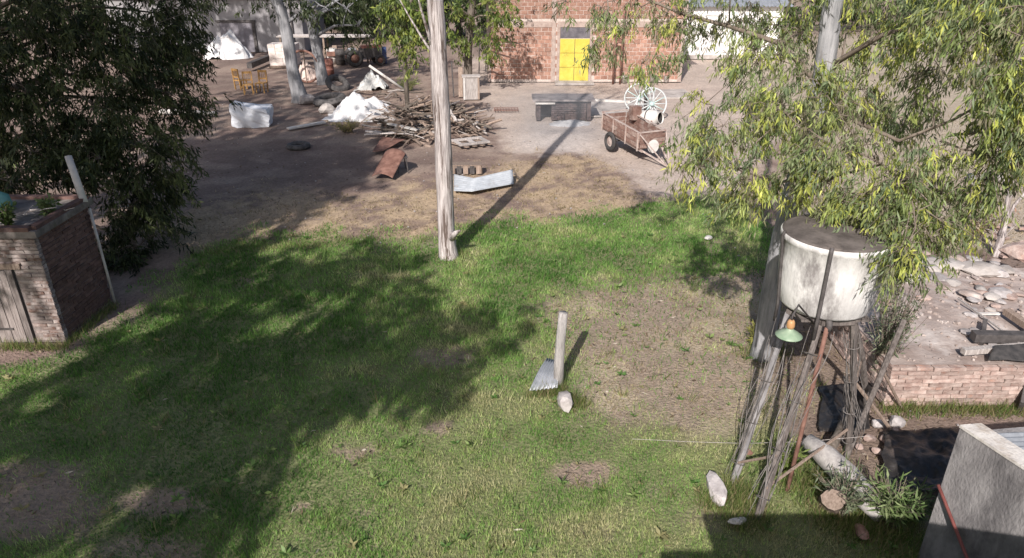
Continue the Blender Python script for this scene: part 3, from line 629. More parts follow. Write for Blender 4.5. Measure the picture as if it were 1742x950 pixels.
tree('willow_eucalyptus', 'leafy tree with drooping yellow green leaves overhanging the water tank', 'tree', tp, [.19, .165, .16, .15, .15, .14, .13, .1, .05], [(c_, r_, int(n_*.95)) for c_, r_, n_ in BL], .125, .021, 20, [(q[0]*1.17, q[1]*1.2, q[2]*1.15) for q in PAL_Y], M_bark_grey, 'eucalyptus trees in the yard', 9, anchors=ANC, droop=1.0, spray=.3, twigs=.35, extra=lbr, limb_r=.013, sub=7, tight=.27, limb_mat=M_twig)
# big dark tree on the left
b = Vector((-12.4, 16.5, 0)); tp = [b, (-12.2, 16.4, 2), (-11.8, 16.3, 4), (-11.5, 16.5, 7), (-11.3, 16.4, 9.5)]
BL = [pblob(40, 60, 15.5, 90, 70, 120), pblob(150, 60, 16, 90, 70, 130), pblob(245, 60, 17.5, 65, 60, 90), pblob(60, 170, 15, 80, 70, 120), pblob(160, 180, 15, 80, 70, 120), pblob(250, 150, 16.5, 75, 60, 100), pblob(295, 90, 18.5, 40, 45, 45), pblob(285, 25, 18.5, 50, 35, 40),
      pblob(230, 250, 15, 65, 55, 90), pblob(60, 260, 14.2, 80, 45, 80), pblob(170, 270, 14.3, 40, 40, 40), pblob(265, 310, 15.2, 45, 50, 55), pblob(225, 350, 14.9, 50, 50, 70), pblob(235, 420, 14.6, 45, 45, 65), pblob(200, 460, 14.2, 25, 30, 30), pblob(270, 470, 14.8, 40, 22, 26), pblob(-40, 100, 15.5, 80, 100, 100), pblob(100, -60, 16, 160, 60, 120), pblob(280, -40, 18, 100, 50, 60), pblob(20, 310, 13.6, 40, 25, 26), pblob(290, 180, 17.5, 40, 50, 30)]
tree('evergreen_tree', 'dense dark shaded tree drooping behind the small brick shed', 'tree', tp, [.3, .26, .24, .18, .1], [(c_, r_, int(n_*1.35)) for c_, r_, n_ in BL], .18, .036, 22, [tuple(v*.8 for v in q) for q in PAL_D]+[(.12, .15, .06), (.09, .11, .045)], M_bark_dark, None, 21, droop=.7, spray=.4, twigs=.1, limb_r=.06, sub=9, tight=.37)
# pair of pale eucalyptus in the back
def simple_trunk(pts, up):
    q = [P(x, y, Y) for x, y, Y in pts]; q[0].z = 0; t_ = q[-1]; return q+[t_+Vector(u) for u in up]
b1 = G(512, 172); Y1 = b1.y
tree('eucalyptus_tree', 'left one of two pale eucalyptus leaning left behind the white bag', 'tree', simple_trunk([(512, 172, Y1), (498, 120, Y1), (488, 60, Y1), (470, 0, Y1)], [(-1, 0, 3), (-1.5, .3, 7)]), [.4, .27, .27, .26, .2, .1],
     [pblob(440, -20, Y1, 60, 30, 30), pblob(545, 10, Y1, 40, 30, 26), pblob(400, -60, Y1, 90, 50, 40), pblob(520, -80, Y1, 90, 50, 40)], .24, .06, 16, PAL_D, M_bark_grey, 'eucalyptus trees in the yard', 31, twigs=0, spray=.5, limb_r=.1)
b2 = G(548, 142); Y2 = b2.y
tree('eucalyptus_tree', 'upright pale eucalyptus of the pair, standing behind the stacked junk', 'tree', simple_trunk([(550, 142, Y2), (540, 90, Y2), (530, 40, Y2), (520, 0, Y2)], [(-.3, 0, 3), (.2, .3, 8)]), [.32, .26, .25, .24, .2, .1],
     [pblob(590, 15, Y2, 45, 40, 50), pblob(640, -10, Y2, 50, 40, 40), pblob(610, 45, Y2, 25, 22, 20), pblob(570, -60, Y2, 90, 50, 50), pblob(500, -10, Y2, 40, 20, 18)], .26, .065, 16, PAL_D+PAL_G[:1], M_bark_grey, 'eucalyptus trees in the yard', 32, twigs=0, spray=.5, limb_r=.1)
b3 = G(798, 137); Y3 = b3.y-2.6
tree('eucalyptus_tree', 'slim grey trunk with green leaves at the left corner of the workshop', 'tree', simple_trunk([(795, 150, Y3), (797, 90, Y3), (800, 30, Y3), (803, 0, Y3)], [(.1, 0, 3), (.2, .3, 6)]), [.24, .18, .18, .17, .14, .06],
     [pblob(770, 20, Y3-1, 25, 30, 40), pblob(775, 70, Y3-1, 18, 28, 26), pblob(845, 30, Y3-1, 30, 28, 44), pblob(835, 75, Y3-1, 18, 24, 26), pblob(860, 5, Y3-1, 28, 20, 28), pblob(800, -40, Y3, 90, 40, 60)], .22, .06, 16, PAL_G, M_bark_dark, 'eucalyptus trees in the yard', 33, twigs=0, spray=.45, limb_r=.06)
Y4 = 24
tree('young_tree', 'young tree with bright green leaves left of the bare central trunk', 'tree', [(P(690, 130, 27.5).x, 27.5, 0), P(688, 90, 27), P(690, 40, 26.5), P(700, 0, 26)], [.1, .08, .07, .05],
     [pblob(675, 15, Y4+2, 28, 25, 44), pblob(665, 55, Y4+2, 18, 22, 26), pblob(705, 60, Y4+2, 25, 28, 36), pblob(712, 20, Y4+2, 25, 25, 34), pblob(705, 98, Y4+2, 10, 14, 8)], .2, .06, 14, [(.2, .26, .06), (.15, .21, .05), (.28, .32, .08), (.1, .14, .05)], M_bark_dark, None, 34, twigs=0, spray=.35)
# dark belt of trees at the back of the yard
k = 0
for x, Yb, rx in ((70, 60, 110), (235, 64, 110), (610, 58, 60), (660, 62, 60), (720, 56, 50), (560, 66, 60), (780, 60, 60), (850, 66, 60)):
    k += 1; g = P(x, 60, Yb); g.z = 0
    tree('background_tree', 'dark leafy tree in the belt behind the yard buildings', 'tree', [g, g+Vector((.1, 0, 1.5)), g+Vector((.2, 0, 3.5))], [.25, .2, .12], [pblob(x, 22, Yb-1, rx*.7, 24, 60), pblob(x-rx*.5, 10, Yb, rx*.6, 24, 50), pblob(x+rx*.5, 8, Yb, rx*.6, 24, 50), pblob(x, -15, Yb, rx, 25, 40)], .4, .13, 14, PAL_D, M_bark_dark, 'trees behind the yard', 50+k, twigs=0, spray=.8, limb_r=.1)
for x, Yb, rx in ((1330, 62, 90), (1480, 66, 90), (1640, 64, 90), (1760, 60, 70)):
    k += 1; g = P(x, 60, Yb); g.z = 0
    tree('background_tree', 'green tree far across the dry field behind the leafy tree', 'tree', [g, g+Vector((.1, 0, 1.5)), g+Vector((.2, 0, 3.5))], [.25, .2, .12], [pblob(x, 20, Yb-1, rx*.7, 20, 60), pblob(x-rx*.5, 5, Yb, rx*.6, 20, 50), pblob(x+rx*.5, 2, Yb, rx*.6, 20, 50)], .4, .13, 14, PAL_G[:2]+PAL_D, M_bark_dark, 'trees across the field', 50+k, twigs=0, spray=.8, limb_r=.1)
# bare sapling and dry bush on the right
g = G(1694, 432)
def twigs_fn(lm, base):
    rr = random.Random(3)
    for pts, r0 in (([(1700, 400, g.y), (1725, 350, g.y), (1760, 310, g.y)], .05), ([(1698, 420, g.y), (1710, 380, g.y), (1705, 340, g.y-.1)], .03), ([(1712, 330, g.y), (1722, 250, g.y), (1735, 200, g.y)], .03)):
        q = [P(x, y, Y)-base for x, y, Y in pts]; lm.tube(q, [r0*(1-.6*i/(len(q)-1)) for i in range(len(q))], 6)
    for _ in range(14):
        a = Vector((rr.uniform(-.1, .1), rr.uniform(-.1, .1), rr.uniform(.05, .5))); dd = Vector((rr.uniform(-.3, .3), rr.uniform(-.3, .3), rr.uniform(.1, .5))); lm.tube([a, a+dd*.5+Vector((.03, 0, .02)), a+dd], [.01, .008, .004], 4, cap=False)
tree('bare_sapling', 'bare crooked sapling with dry twigs behind the rubble', 'tree', [g, P(1706, 395, g.y), P(1718, 330, g.y), P(1745, 270, g.y)], [.09, .07, .055, .03], [], bark=M_bark, extra=twigs_fn, seed=4)
potted('dry_bush', 'dry brown bush among the rubble at the foot of the bare sapling', G(1668, 415)+Vector((0, .3, 0)), .9, 40, [(.35, .2, .15), (.45, .33, .24), (.3, .25, .15), (.5, .42, .33)], 61, .12, .7, .035, 'bush')
# trees standing left of and behind the camera, whose shade lies over the left half
def shade(x, y, r, z, n=46, squash=.8): 
    gpt = G(x, y); c = gpt+Vector((SUN.x, SUN.y, SUN.z))*(z/SUN.z); return (c, (r, r*.9, r*squash), n)
def shade_at(p, t_, r, n=60): return (Vector(p)+SUN*t_, (r, r, r), n)
S1 = [shade(620, 440, .9, 10.5, 22), shade(500, 450, .9, 10.5, 24), shade(800, 560, .75, 9.5, 36), shade(700, 590, 1.0, 9), shade(600, 560, 1.0, 10), shade(560, 640, 1.0, 9), shade(470, 600, 1.1, 9.5), shade(380, 640, 1.1, 9), shade(440, 720, .8, 9, 40), shade(690, 480, 1.0, 10, 30), shade(560, 470, .9, 11, 22), shade(740, 650, .4, 9, 12)]
S2 = [shade(400, 450, .9, 11, 28), shade(330, 490, .8, 10.5, 28), shade(280, 660, 1.1, 9), shade(170, 690, 1.1, 9.5), shade(60, 720, 1.1, 9), shade(250, 760, .8, 9), shade(340, 560, .9, 10, 40), shade(440, 500, .9, 10.5, 30), shade(110, 800, .7, 9, 34), shade(370, 840, .4, 9, 20), shade(320, 890, .42, 9, 24), shade(270, 935, .4, 9, 20), shade(20, 880, .6, 9, 26), shade(210, 600, .5, 10, 20), shade(-60, 780, 1, 9, 40)]
S3 = [shade_at((-10.5, 15, 3), 10, 1.6), shade_at((-12, 15, 2), 11, 1.7), shade_at((-9, 16, 8), 12, 1.7), shade_at((-12.5, 16, 8), 12, 1.8), shade_at((-10.5, 15.5, 8), 12, 1.7), shade_at((-9.3, 11.2, 1.2), 11, .6, 16), shade_at((-9.5, 14, 2), 13, 1.5), shade_at((-9, 15, 4), 14, 1.6), shade_at((-11, 15, 4), 14, 1.8), shade_at((-11.5, 15.5, 6.5), 13, 1.8), shade_at((-8.6, 15, 6), 14, 1.5), shade_at((-10, 17, 5), 15, 1.8), shade_at((-13, 16, 5), 14, 1.8), shade_at((-9, 13.5, .5), 13, 1.2), shade_at((-8.2, 15, 2.5), 15, 1.6), shade_at((-8.0, 16.5, 5.5), 14, 1.7), shade_at((-7.5, 15, 1), 15, 1.2), shade_at((-8.5, 18, 3), 16, 1.8), shade_at((-9.8, 11.6, 1.5), 13, .8, 26)]
S5 = [shade_at((-17, 50, 1), 19, 2.2, 80), shade_at((-20, 50, .5), 19, 2.2, 80), shade_at((-18.5, 50, 2), 20, 2.6, 110), shade_at((-22, 50, 2), 20, 2.6, 110), shade_at((-15.5, 50, 2.5), 20, 2.0, 60), shade_at((-20, 50, 4), 20, 2.2, 60), shade_at((-25, 48, 2), 20, 2.6, 80)]
S4 = [shade(490, 150, 1.8, 17, 50), shade(430, 172, 1.7, 17, 50), shade(570, 165, 1.6, 18, 40), shade(620, 112, 2.2, 18, 60), shade(670, 125, 2.0, 18, 46), shade(540, 118, 2.0, 18, 46), shade(330, 240, 1.5, 15, 60), shade(420, 245, 1.5, 15, 60), shade(520, 250, 1.4, 16, 60), shade(600, 280, 1.1, 16, 36), shade(450, 290, 1.3, 15, 50), shade(350, 300, 1.3, 15, 50), shade(560, 305, 1.1, 16, 30), shade(500, 195, 1.6, 17, 50), shade(400, 350, .6, 15, 14), shade(520, 345, .7, 15, 16), shade_at((-10.5, 24, 0), 24, 1.7), shade_at((-7.5, 23, 0), 25, 1.7), shade_at((-12, 28, 0), 26, 2.2), shade_at((-8, 28, 0), 27, 1.8), shade_at((-10, 20, 0), 22, 1.5), shade_at((-5.5, 21, 0), 25, 1.2, 36), shade_at((-7, 18.7, 0), 22, .9, 26), shade_at((-13, 33, 1), 30, 2.0)]
for nm, bl, base in (('a', S1, (-8.6, -3.2)), ('b', S2, (-10.6, -3.4)), ('c', S3, (-14.5, 2.5)), ('d', S4, (-16.5, 4)), ('e', S5, (-27.5, 33))):
    mx_ = max(q[0].z for q in bl); bx = Vector((base[0], base[1], 0))
    tree('shade_tree', 'tall leafy eucalyptus in the row beside the yard', 'tree', [bx, bx+Vector((.1, 0, 3)), bx+Vector((0, .2, 6)), bx+Vector((.1, .1, mx_))], [.35, .28, .22, .08], bl, .3, .11, 22, PAL_G[:2]+PAL_D, M_bark_dark, 'row of trees beside the yard', 80+ord(nm), twigs=0, spray=.4, limb_r=.08, sub=10, tight=.4)
# ================================================================== WATER TANK AND ITS STAND
TC = Vector((3.99, 8.08, 0)); ZB, ZT = 2.2, 3.16
M_tank = mat('limewashed_tank', (.5, .49, .49), (.8, .79, .78), 2.0, .85, .35, c3=(.24, .225, .225), stretch=(1.6, 1.6, .6), third_at=(.5, .66), third_scale=2.2, bscale=20)
M_lid = mat('tank_lid', (.07, .06, .056), (.15, .13, .122), 4, .95, .4, c3=(.2, .17, .155))
t = thing('water_tank', 'round whitewashed cement water tank with dark domed lid', 'water tank', TC)
prof = [(0, ZB-.01), (.4, ZB-.01), (.50, ZB+.01), (.53, ZB+.05), (.56, ZB+.3), (.585, ZB+.6), (.595, ZT-.09), (.615, ZT-.07), (.615, ZT-.01), (.60, ZT)]
prof = [(r_*1.06, z_) for r_, z_ in prof]
part('tank_body', MB().lathe(prof, 48), M_tank, t, True)
part('lid', MB().lathe([(.641, ZT-.012), (.636, ZT+.012), (.6, ZT+.02), (.4, ZT+.035), (.2, ZT+.045), (0, ZT+.05)], 48), M_lid, t, True)
part('hatch', MB().lathe([(0, .07), (.1, .07), (.13, .055), (.14, .03)], 16, (-.15, .2, ZT+.0)), M_lid, t, True)
for a, w_ in ((math.radians(242), .024), (math.radians(182), .02)):
    c_, s_ = math.cos(a), math.sin(a); o = MB().tube([(c_*.65, s_*.65, ZT+.03), (c_*.675, s_*.675, ZT-.02), (c_*.652, s_*.652, ZT-.2), (c_*.638, s_*.638, ZB+.6), (c_*.612, s_*.612, ZB+.3), (c_*.585, s_*.585, ZB), (c_*.59, s_*.59, ZB-.25)], w_, 6)
    part('strap', o, M_iron, t, True)
part('outlet', MB().tube([(-.12, -.46, ZB+.02), (-.12, -.52, ZB-.03), (-.12, -.52, ZB-.12)], .04, 10), M_iron, t, True)
st = thing('tank_stand', 'leaning timber and iron stand holding up the water tank', 'stand', (TC.x, TC.y, 0))
M_post = mat('stand_timber', (.08, .068, .064), (.2, .175, .165), 4, .9, .5, stretch=(6, 6, .7))
M_conc_post = mat('concrete_post', (.17, .165, .175), (.32, .31, .32), 4, .95, .4, c3=(.2, .18, .17))
legs = []
for bx, by, ang in ((1247, 815, 190), (1287, 880, 246), (1443, 768, 300), (1478, 690, 20)):
    g = G(bx, by)-TC; a = math.radians(ang); tp = Vector((math.cos(a)*.47, math.sin(a)*.47, ZB-.1)); legs.append((g, tp))
for i, (g, tp) in enumerate(legs):
    m_ = (g+tp)/2+Vector((R.uniform(-.03, .03), R.uniform(-.03, .03), 0)); part('leg', MB().tube([g-Vector((0, 0, .1)), m_, tp], [.046, .042, .04], 6, wob=.12), (M_conc_post, M_post, M_post, M_post)[i], st)
for (i, j) in ((0, 1), (1, 2), (2, 3), (3, 0)): part('bearer', MB().bar(legs[i][1]+Vector((0, 0, .03+.012*i)), legs[j][1]+Vector((0, 0, .03+.012*i)), .08, .06), M_post, st)
part('deck', MB().box((0, 0, ZB-.036), (.86, .86, .034), None, .006), M_post, st)
def onleg(i, u): return legs[i][0].lerp(legs[i][1], u)
part('brace', MB().tube([onleg(2, .42), onleg(3, .48)], .024, 6), M_wood_brown, st)
part('brace', MB().tube([onleg(1, .15), onleg(2, .2)], .02, 6), M_wood_brown, st)
part('brace', MB().tube([onleg(0, .1), onleg(1, .32)], .018, 6), M_wood_brown, st)
a_ = P(1452, 648, 8.3)-TC; b_ = G(1524, 742)-TC; part('prop', MB().tube([a_, b_], .028, 7), M_wood_brown, st)
a_ = P(1503, 634, 8.55)-TC; b_ = G(1534, 694)-TC; part('prop', MB().tube([a_, b_], .022, 7), M_wood_brown, st)
a_ = P(1538, 545, 8.9)-TC; b_ = G(1440, 775)-TC; part('prop', MB().tube([a_, b_-Vector((0, 0, .05))], .04, 7), M_post, st)
a_ = Vector((-.14, -.52, ZB-.08)); b_ = G(1340, 830)-TC; part('downpipe', MB().tube([a_, b_-Vector((0, 0, .05))], .028, 8), M_rust, st, True)
# dry vines and wires hanging along the legs
M_vine = mat('dry_vine', (.1, .09, .085), (.26, .24, .235), 9, .9, .2)
for i, (n, lab) in enumerate(((17, 'tangle of grey dry vines climbing the concrete post of the tank stand'), (15, 'tangle of dry vines on the stand leg beneath the black strap'), (18, 'dry vines hanging over the braced right leg of the tank stand'))):
    mb = MB(); rr = random.Random(60+i)
    g, tp = legs[i]; ax = (tp-g)
    for k in range(n):
        ph = rr.uniform(0, 6.28); tw = rr.uniform(-5, 5); r0 = rr.uniform(.05, .13); u0 = rr.uniform(0, .25) if k else 0; u1 = rr.uniform(.6, 1.05); pts = []
        for j in range(13):
            u = u0+(u1-u0)*j/12; q = g+ax*u; rj = r0*(1+.6*math.sin(u*6+ph)); pts.append(TC+q+Vector((math.cos(ph+tw*u)*rj, math.sin(ph+tw*u)*rj, rr.uniform(-.02, .02))))
        mb.tube(pts, rr.uniform(.003, .006), 4, cap=False)
    # one stem touches the ground and a ring ties the strands together
    for u in (.1, .35, .6, .85): mb.torus(TC+g+ax*u, ax, .085, .006, 10, 4)
    tag(part('dry_vine', mb, M_vine, None, True), lab, 'vine')
# green enamel lamp
lp = P(1342, 570, 7.35); t = thing('enamel_lamp', 'green enamel lamp shade hanging below the water tank', 'lamp', lp)
part('lamp_shade', MB().lathe([(.035, .1), (.05, .07), (.09, .045), (.155, .0), (.158, -.01), (.15, -.004), (.08, .03), (.03, .06)], 24), mat('green_enamel', (.19, .28, .19), (.3, .38, .28), 6, .4, .05), t, True)
part('socket', MB().lathe([(0, .2), (.03, .2), (.045, .17), (.05, .12), (.035, .08), (0, .08)], 14), mat('amber_insulator', (.4, .22, .1), (.52, .3, .15), 6, .4, .05), t, True)
part('bulb', MB().lathe([(0, .04), (.03, .03), (.04, 0), (.025, -.03), (0, -.04)], 12), M_white, t, True)
part('bracket', MB().tube([(0, 0, .18), (0, 0, .26), (.14, .2, .3), (TC.x+legs[1][1].x-lp.x, TC.y+legs[1][1].y-lp.y, TC.z+legs[1][1].z-lp.z-.05)], .012, 6), M_iron, t, True)
# string stretched over the lawn to the stand
a_ = G(1075, 747, .06); b_ = G(1480, 742, .5)
tag(part('string', MB().tube([a_-Vector((0, 0, .09)), a_, a_.lerp(b_, .25)-Vector((0, 0, .06)), (a_+b_)/2-Vector((0, 0, .1)), a_.lerp(b_, .75)-Vector((0, 0, .08)), b_], .003, 4), M_wood_grey, None), 'pale string stretched low over the grass to the tank stand', 'string')
# fallen log under the stand
pts = [G(1372, 748, .32), G(1405, 775, .25), G(1440, 810, .2), G(1475, 850, .14), G(1500, 880, .1)]
lg = thing('fallen_log', 'thick grey bent log lying under the water tank stand', 'log', (pts[2].x, pts[2].y, 0))
part('bark', MB().tube([p-Vector((pts[2].x, pts[2].y, 0)) for p in pts], [.1, .15, .17, .15, .1], 12, wob=.07), mat('log_grey', (.3, .28, .28), (.46, .44, .43), 5, .9, .5, stretch=(3, 3, 3)), lg, True)
part('branch_stub', MB().tube([G(1405, 775, .3)-Vector((pts[2].x, pts[2].y, 0)), G(1425, 742, .34)-Vector((pts[2].x, pts[2].y, 0)), G(1432, 715, .4)-Vector((pts[2].x, pts[2].y, 0))], [.08, .06, .03], 8), M_bark_dark, lg, True)
tag(part('tree_stump', MB().tube([G(1420, 850)-Vector((0, 0, .1)), G(1420, 850, .12), G(1418, 850, .32)], [.2, .16, .13], 10, wob=.12), M_wood_brown, None), 'short weathered stump beside the fallen log', 'stump')
# weeds round it
potted('weed_clump', 'grey green weeds growing around the short stump', G(1432, 872), .5, 46, GREYG, 71, .11, .42, .02, 'plant')
potted('weed_clump', 'bright green leafy weed between the log and the lean-to', G(1515, 890), .62, 56, [(.16, .24, .09), (.22, .3, .12), (.12, .18, .07), (.28, .34, .17)], 72, .16, .42, .025, 'plant')
potted('weed_clump', 'small green weed at the foot of the lean-to wall', G(1558, 880), .35, 20, GREYG, 73, .11, .2, .03, 'plant')
potted('weed_clump', 'green weed growing up the leg with the rusty pipe', G(1335, 800), .35, 20, [(.2, .27, .07), (.26, .32, .1)], 74, .12, .22, .02, 'plant')
potted('climbing_shrub', 'tall grey green shrub climbing behind the right of the water tank', G(1497, 668)+Vector((0, .1, 0)), 2.1, 90, GREYG, 75, .1, .42, .02, 'shrub', up=.2)
potted('weed_clump', 'yellow green sprig sprouting at the base of the leafy tree', G(1285, 590), .5, 16, [(.34, .34, .1), (.24, .26, .08)], 76, .14, .2, .025, 'plant')
# ================================================================== DARK GROUND SHEETS, STONES AND PLATFORM
M_dark_ground = mat('dark_ground', (.018, .017, .018), (.04, .036, .035), 3, .42, .9, c3=(.13, .1, .085), bscale=9, spec=.4, third_at=(.55, .72))  # black sheets stand in for dark ground, shaded beside the lean-to
def sheet(name, label, quad, zf, m, n=26, cat='sheet', amp=.05, seed=3, thick=.004, smooth=True, group=None):
    c = sum((Vector(q) for q in quad), Vector())/4; c.z = 0; q = [Vector(v)-c for v in quad]
    def fn(u, v):
        p = q[0].lerp(q[1], u).lerp(q[3].lerp(q[2], u), v); x, y = p.x+c.x, p.y+c.y
        nn = float(fbm(np.array([x*3.3]), np.array([y*3.3]), seed, 4)[0]); ridge = abs(float(fbm(np.array([x*6.]), np.array([y*6.]), seed+9, 3)[0])-.5)
        ex = (u-.5)*min(1, 2*abs(v-.5)+.3); wz = float(fbm(np.array([x*2.1+7]), np.array([y*2.1]), seed+4, 3)[0])-.5; p.x += .35*amp*8*wz*abs(2*u-1)*.6; p.y += .35*amp*8*wz*abs(2*v-1)*.6
        p.z += zf(u, v)+amp*nn+amp*.9*(.3-ridge); return p
    return tag(solidify(part(name, MB().grid(fn, n, n), m, None, smooth, c), thick), label, cat, group)
sheet('dark_ground_sheet', 'crumpled black sheet standing in for shaded dark ground beside the lean-to wall', [G(1500, 850), G(1600, 852), G(1640, 742), G(1498, 744)], lambda u, v: .02, M_dark_ground, 40, amp=.14, seed=4)
sheet('dark_ground_sheet', 'black sheet standing in for dark ground under the tank stand', [G(1392, 742), G(1475, 742), G(1485, 655), G(1392, 662)], lambda u, v: .015, M_dark_ground, 36, amp=.1, seed=14)
def rock(name, label, loc, s, seed, m=M_stone, cat='stone', group=None, rz=0.0, sub=2, rough=.16, flat=None):
    rr = random.Random(seed); bm = bmesh.new(); bmesh.ops.create_icosphere(bm, subdivisions=sub, radius=1)
    pl = [(Vector((rr.gauss(0, 1), rr.gauss(0, 1), rr.gauss(0, 1))).normalized(), rr.uniform(.62, .9)) for _ in range(11)]
    for v in bm.verts:
        for n_, d_ in pl:
            k_ = v.co.dot(n_)-d_
            if k_ > 0: v.co -= n_*k_
        v.co *= 1+rr.uniform(-rough, rough)*.25
        v.co = Vector((v.co.x*s[0], v.co.y*s[1], max(v.co.z, -.6)*s[2]))
    me = bpy.data.meshes.new(name); bm.to_mesh(me); bm.free(); me.materials.append(m)
    o = link(name, me, None, (loc[0], loc[1], loc[2]+s[2]*.5), (0, 0, rz)); return tag(o, label, cat, group)
rock('boulder', 'large rounded grey stone at the foot of the wooden post', G(962, 690), (.13, .24, .16), 3)
rock('flat_stone', 'upright grey angular slab of stone on the grass near the tank stand', G(1219, 838), (.15, .3, .14), 5, rough=.25)
rock('white_block', 'small white broken block lying on the grass edge', G(1254, 889), (.13, .06, .05), 8, M_dirtywhite, rz=.25)
rock('white_scrap', 'small white scrap lying at the far edge of the lawn', G(1205, 406), (.12, .1, .05), 9, M_dirtywhite)
rock('rust_can', 'crushed rusty tin lying among the stand legs', G(1272, 772), (.07, .06, .05), 12, M_rust, 'can')
rock('red_tile', 'broken red clay tile half hidden by weeds', G(1465, 908), (.08, .14, .05), 13, M_redbrick, 'tile')
for k, (x, y, s) in enumerate(((1495, 725, .13), (1522, 738, .1), (1508, 752, .12), (1478, 748, .1), (1462, 762, .08), (1492, 770, .09), (1470, 700, .1), (1525, 722, .16))):
    rock('rubble_stone', 'broken pale lump of mortar heaped beside the tank stand leg', G(x, y), (s, s*.8, s*.55), 140+k, M_stone if k in (0, 7) else M_pale_brick, group='mortar lumps by the stand', rz=k)
# wooden post with corrugated offcut
pb = G(950, 655); tpz = P(958, 532, pb.y)
post = MB()
for k in range(8): pass
post.tube([pb-Vector((0, 0, .2)), pb+Vector((.0, 0, .4)), pb+Vector((.015, 0, .9)), Vector((tpz.x, pb.y, tpz.z))], [.085, .08, .075, .068], 9, wob=.07)
tag(part('wooden_post', post, mat('post_wood', (.3, .285, .285), (.5, .475, .47), 4, .9, .9, c3=(.16, .14, .135), stretch=(9, 9, .8)), None, True), 'weathered grey wooden post standing in the lawn', 'post')
def corrugated(name, label, quad, waves, amp, m=M_zinc, bend=None, parent=None, group=None, cat='metal sheet', nv=6, lift=.015):
    c = sum((Vector(q) for q in quad), Vector())/4; c.z = 0; q = [Vector(v)-c for v in quad]
    def fn(u, v):
        p = q[0].lerp(q[1], u).lerp(q[3].lerp(q[2], u), v); p.z += amp*(1+math.sin(u*waves*2*math.pi))+lift
        if bend: p.z += bend(u, v)
        return p
    return tag(solidify(part(name, MB().grid(fn, waves*8, nv), m, None, True, c), .004), label, cat, group)
corrugated('corrugated_offcut', 'small corrugated zinc sheet leaning against the wooden post', [G(900, 668, .02), G(948, 662, .06), G(957, 618, .16), G(930, 612, .14)], 7, .012, bend=lambda u, v: .05*math.sin(v*3.1))
# ---- ruined brick platform on the right
YP = 8.94; XP0 = 5.66; ZP = P(1600, 622, YP).z; XP1 = 10.2
t = thing('brick_platform', 'ruined low brick platform covered with dusty broken cement', 'platform', (0, 0, 0))
M_dust = mat('dusty_cement', (.25, .195, .175), (.41, .345, .32), 2.5, .95, .8, c3=(.55, .5, .48), third_at=(.5, .7), third_scale=1.6, bscale=14)
yb1 = G(1600, 455, ZP).y
def topfn(u, v):
    x = XP0+.06+u*(XP1-XP0-.1); y = YP+.07+v*(yb1-YP); n_ = float(fbm(np.array([x*1.6]), np.array([y*1.6]), 6, 4)[0]); e_ = min(u*6, 1)*min(v*9, 1)
    return (x-.1*(1-e_)*n_, y, ZP-.03+.1*(n_-.5)*e_)
part('broken_floor', MB().grid(topfn, 60, 60), M_dust, t, True)
part('core', MB().box(((XP0+XP1)/2+.04, (YP+yb1)/2+.06, (ZP-.12)/2), (XP1-XP0-.12, yb1-YP+.06, ZP-.12)), M_mortar, t)
nc = int(ZP/.068)
lay_bricks(t, brick_meshes(.235, .12, .056, M_pale_brick, 5, .006), .235, .056, .012, 3.4, nc, (XP0, YP+.06, .0), 0, lambda u, z, h: z > ZP-.1 and R.random() < .3, 300, M_pale_brick, .12, .03)
lay_bricks(t, brick_meshes(.235, .12, .056, M_pale_brick, 5, .006), .235, .056, .012, 3.6, nc, (XP0+.06, YP+.13, .0), math.pi/2, None, 90, M_pale_brick, .12, .03)
lay_bricks(t, brick_meshes(.235, .12, .056, M_pale_brick, 3, .006), .235, .056, .012, 3.2, 1, (XP0+.3, YP+1.9, ZP-.03), .25, lambda u, z, h: R.random() < .5, 300, M_pale_brick, .12, .03)
for k in range(52):
    rr = random.Random(300+k); x = rr.uniform(1560, 1800); y = rr.uniform(432, 530) if k < 42 else rr.uniform(530, 610)
    if y > 500 and x < 1640: x += 90
    p = G(x, y, ZP-.02); s = rr.uniform(.08, .26)*(1 if y < 520 else .5)
    rock('rubble_chunk', 'broken cement slab lying in the rubble heap on the brick platform', p, (s, s*rr.uniform(.6, 1), s*rr.uniform(.2, .45)), 300+k, rr.choice([M_concrete, M_dust, M_stone, M_pale_brick]), 'rubble', 'rubble on the brick platform', rr.uniform(0, 6))
mb = MB(); rr = random.Random(8)
for _ in range(420):
    x = rr.uniform(XP0+.15, XP0+4); y = rr.uniform(YP+.15, yb1-.1); s_ = rr.uniform(.01, .034)*(1.3 if y > YP+1.3 else .8)
    mb.box((x, y, ZP-.02+s_*.2), (s_*rr.uniform(1, 2), s_*rr.uniform(1, 1.6), s_), Matrix.Rotation(rr.uniform(0, 6.3), 3, 'Z'), s_*.2, .7)
tag(part('platform_grit', mb, M_dust, None), 'grit and brick crumbs strewn over the ruined platform', 'grit', kind='stuff')
big = [(1600, 452, .52, .3, .1), (1665, 462, .45, .3, .12), (1740, 440, .5, .4, .2), (1545, 478, .3, .16, .1)]
for k, (x, y, a, b, c) in enumerate(big):
    rock('cement_chunk', ['long pale cement slab at the back edge of the platform', 'tilted grey cement slab with round marks on the rubble heap', 'big pinkish slab at the foot of the dry bush', 'narrow white slab beside the climbing shrub'][k], G(x, y, ZP-.03), (a, b, c), 400+k, [M_concrete, M_concrete, M_pale_brick, M_dirtywhite][k], 'slab', rz=[-.15, -.2, .3, .05][k])
for k in range(30):
    rr = random.Random(500+k); p = G(rr.uniform(1690, 1790), rr.uniform(385, 440)); o = link('loose_brick', MB().box((0, 0, .03), (.23, .11, .06), None, .006).mesh('loose_brick', M_pale_brick), None, (p.x, p.y, rr.choice((0, .05, .1))), (rr.uniform(-.2, .2), rr.uniform(-.2, .2), rr.uniform(0, 3)))
    tag(o, 'loose pink brick in the pile behind the rubble', 'brick', 'loose bricks behind the platform')
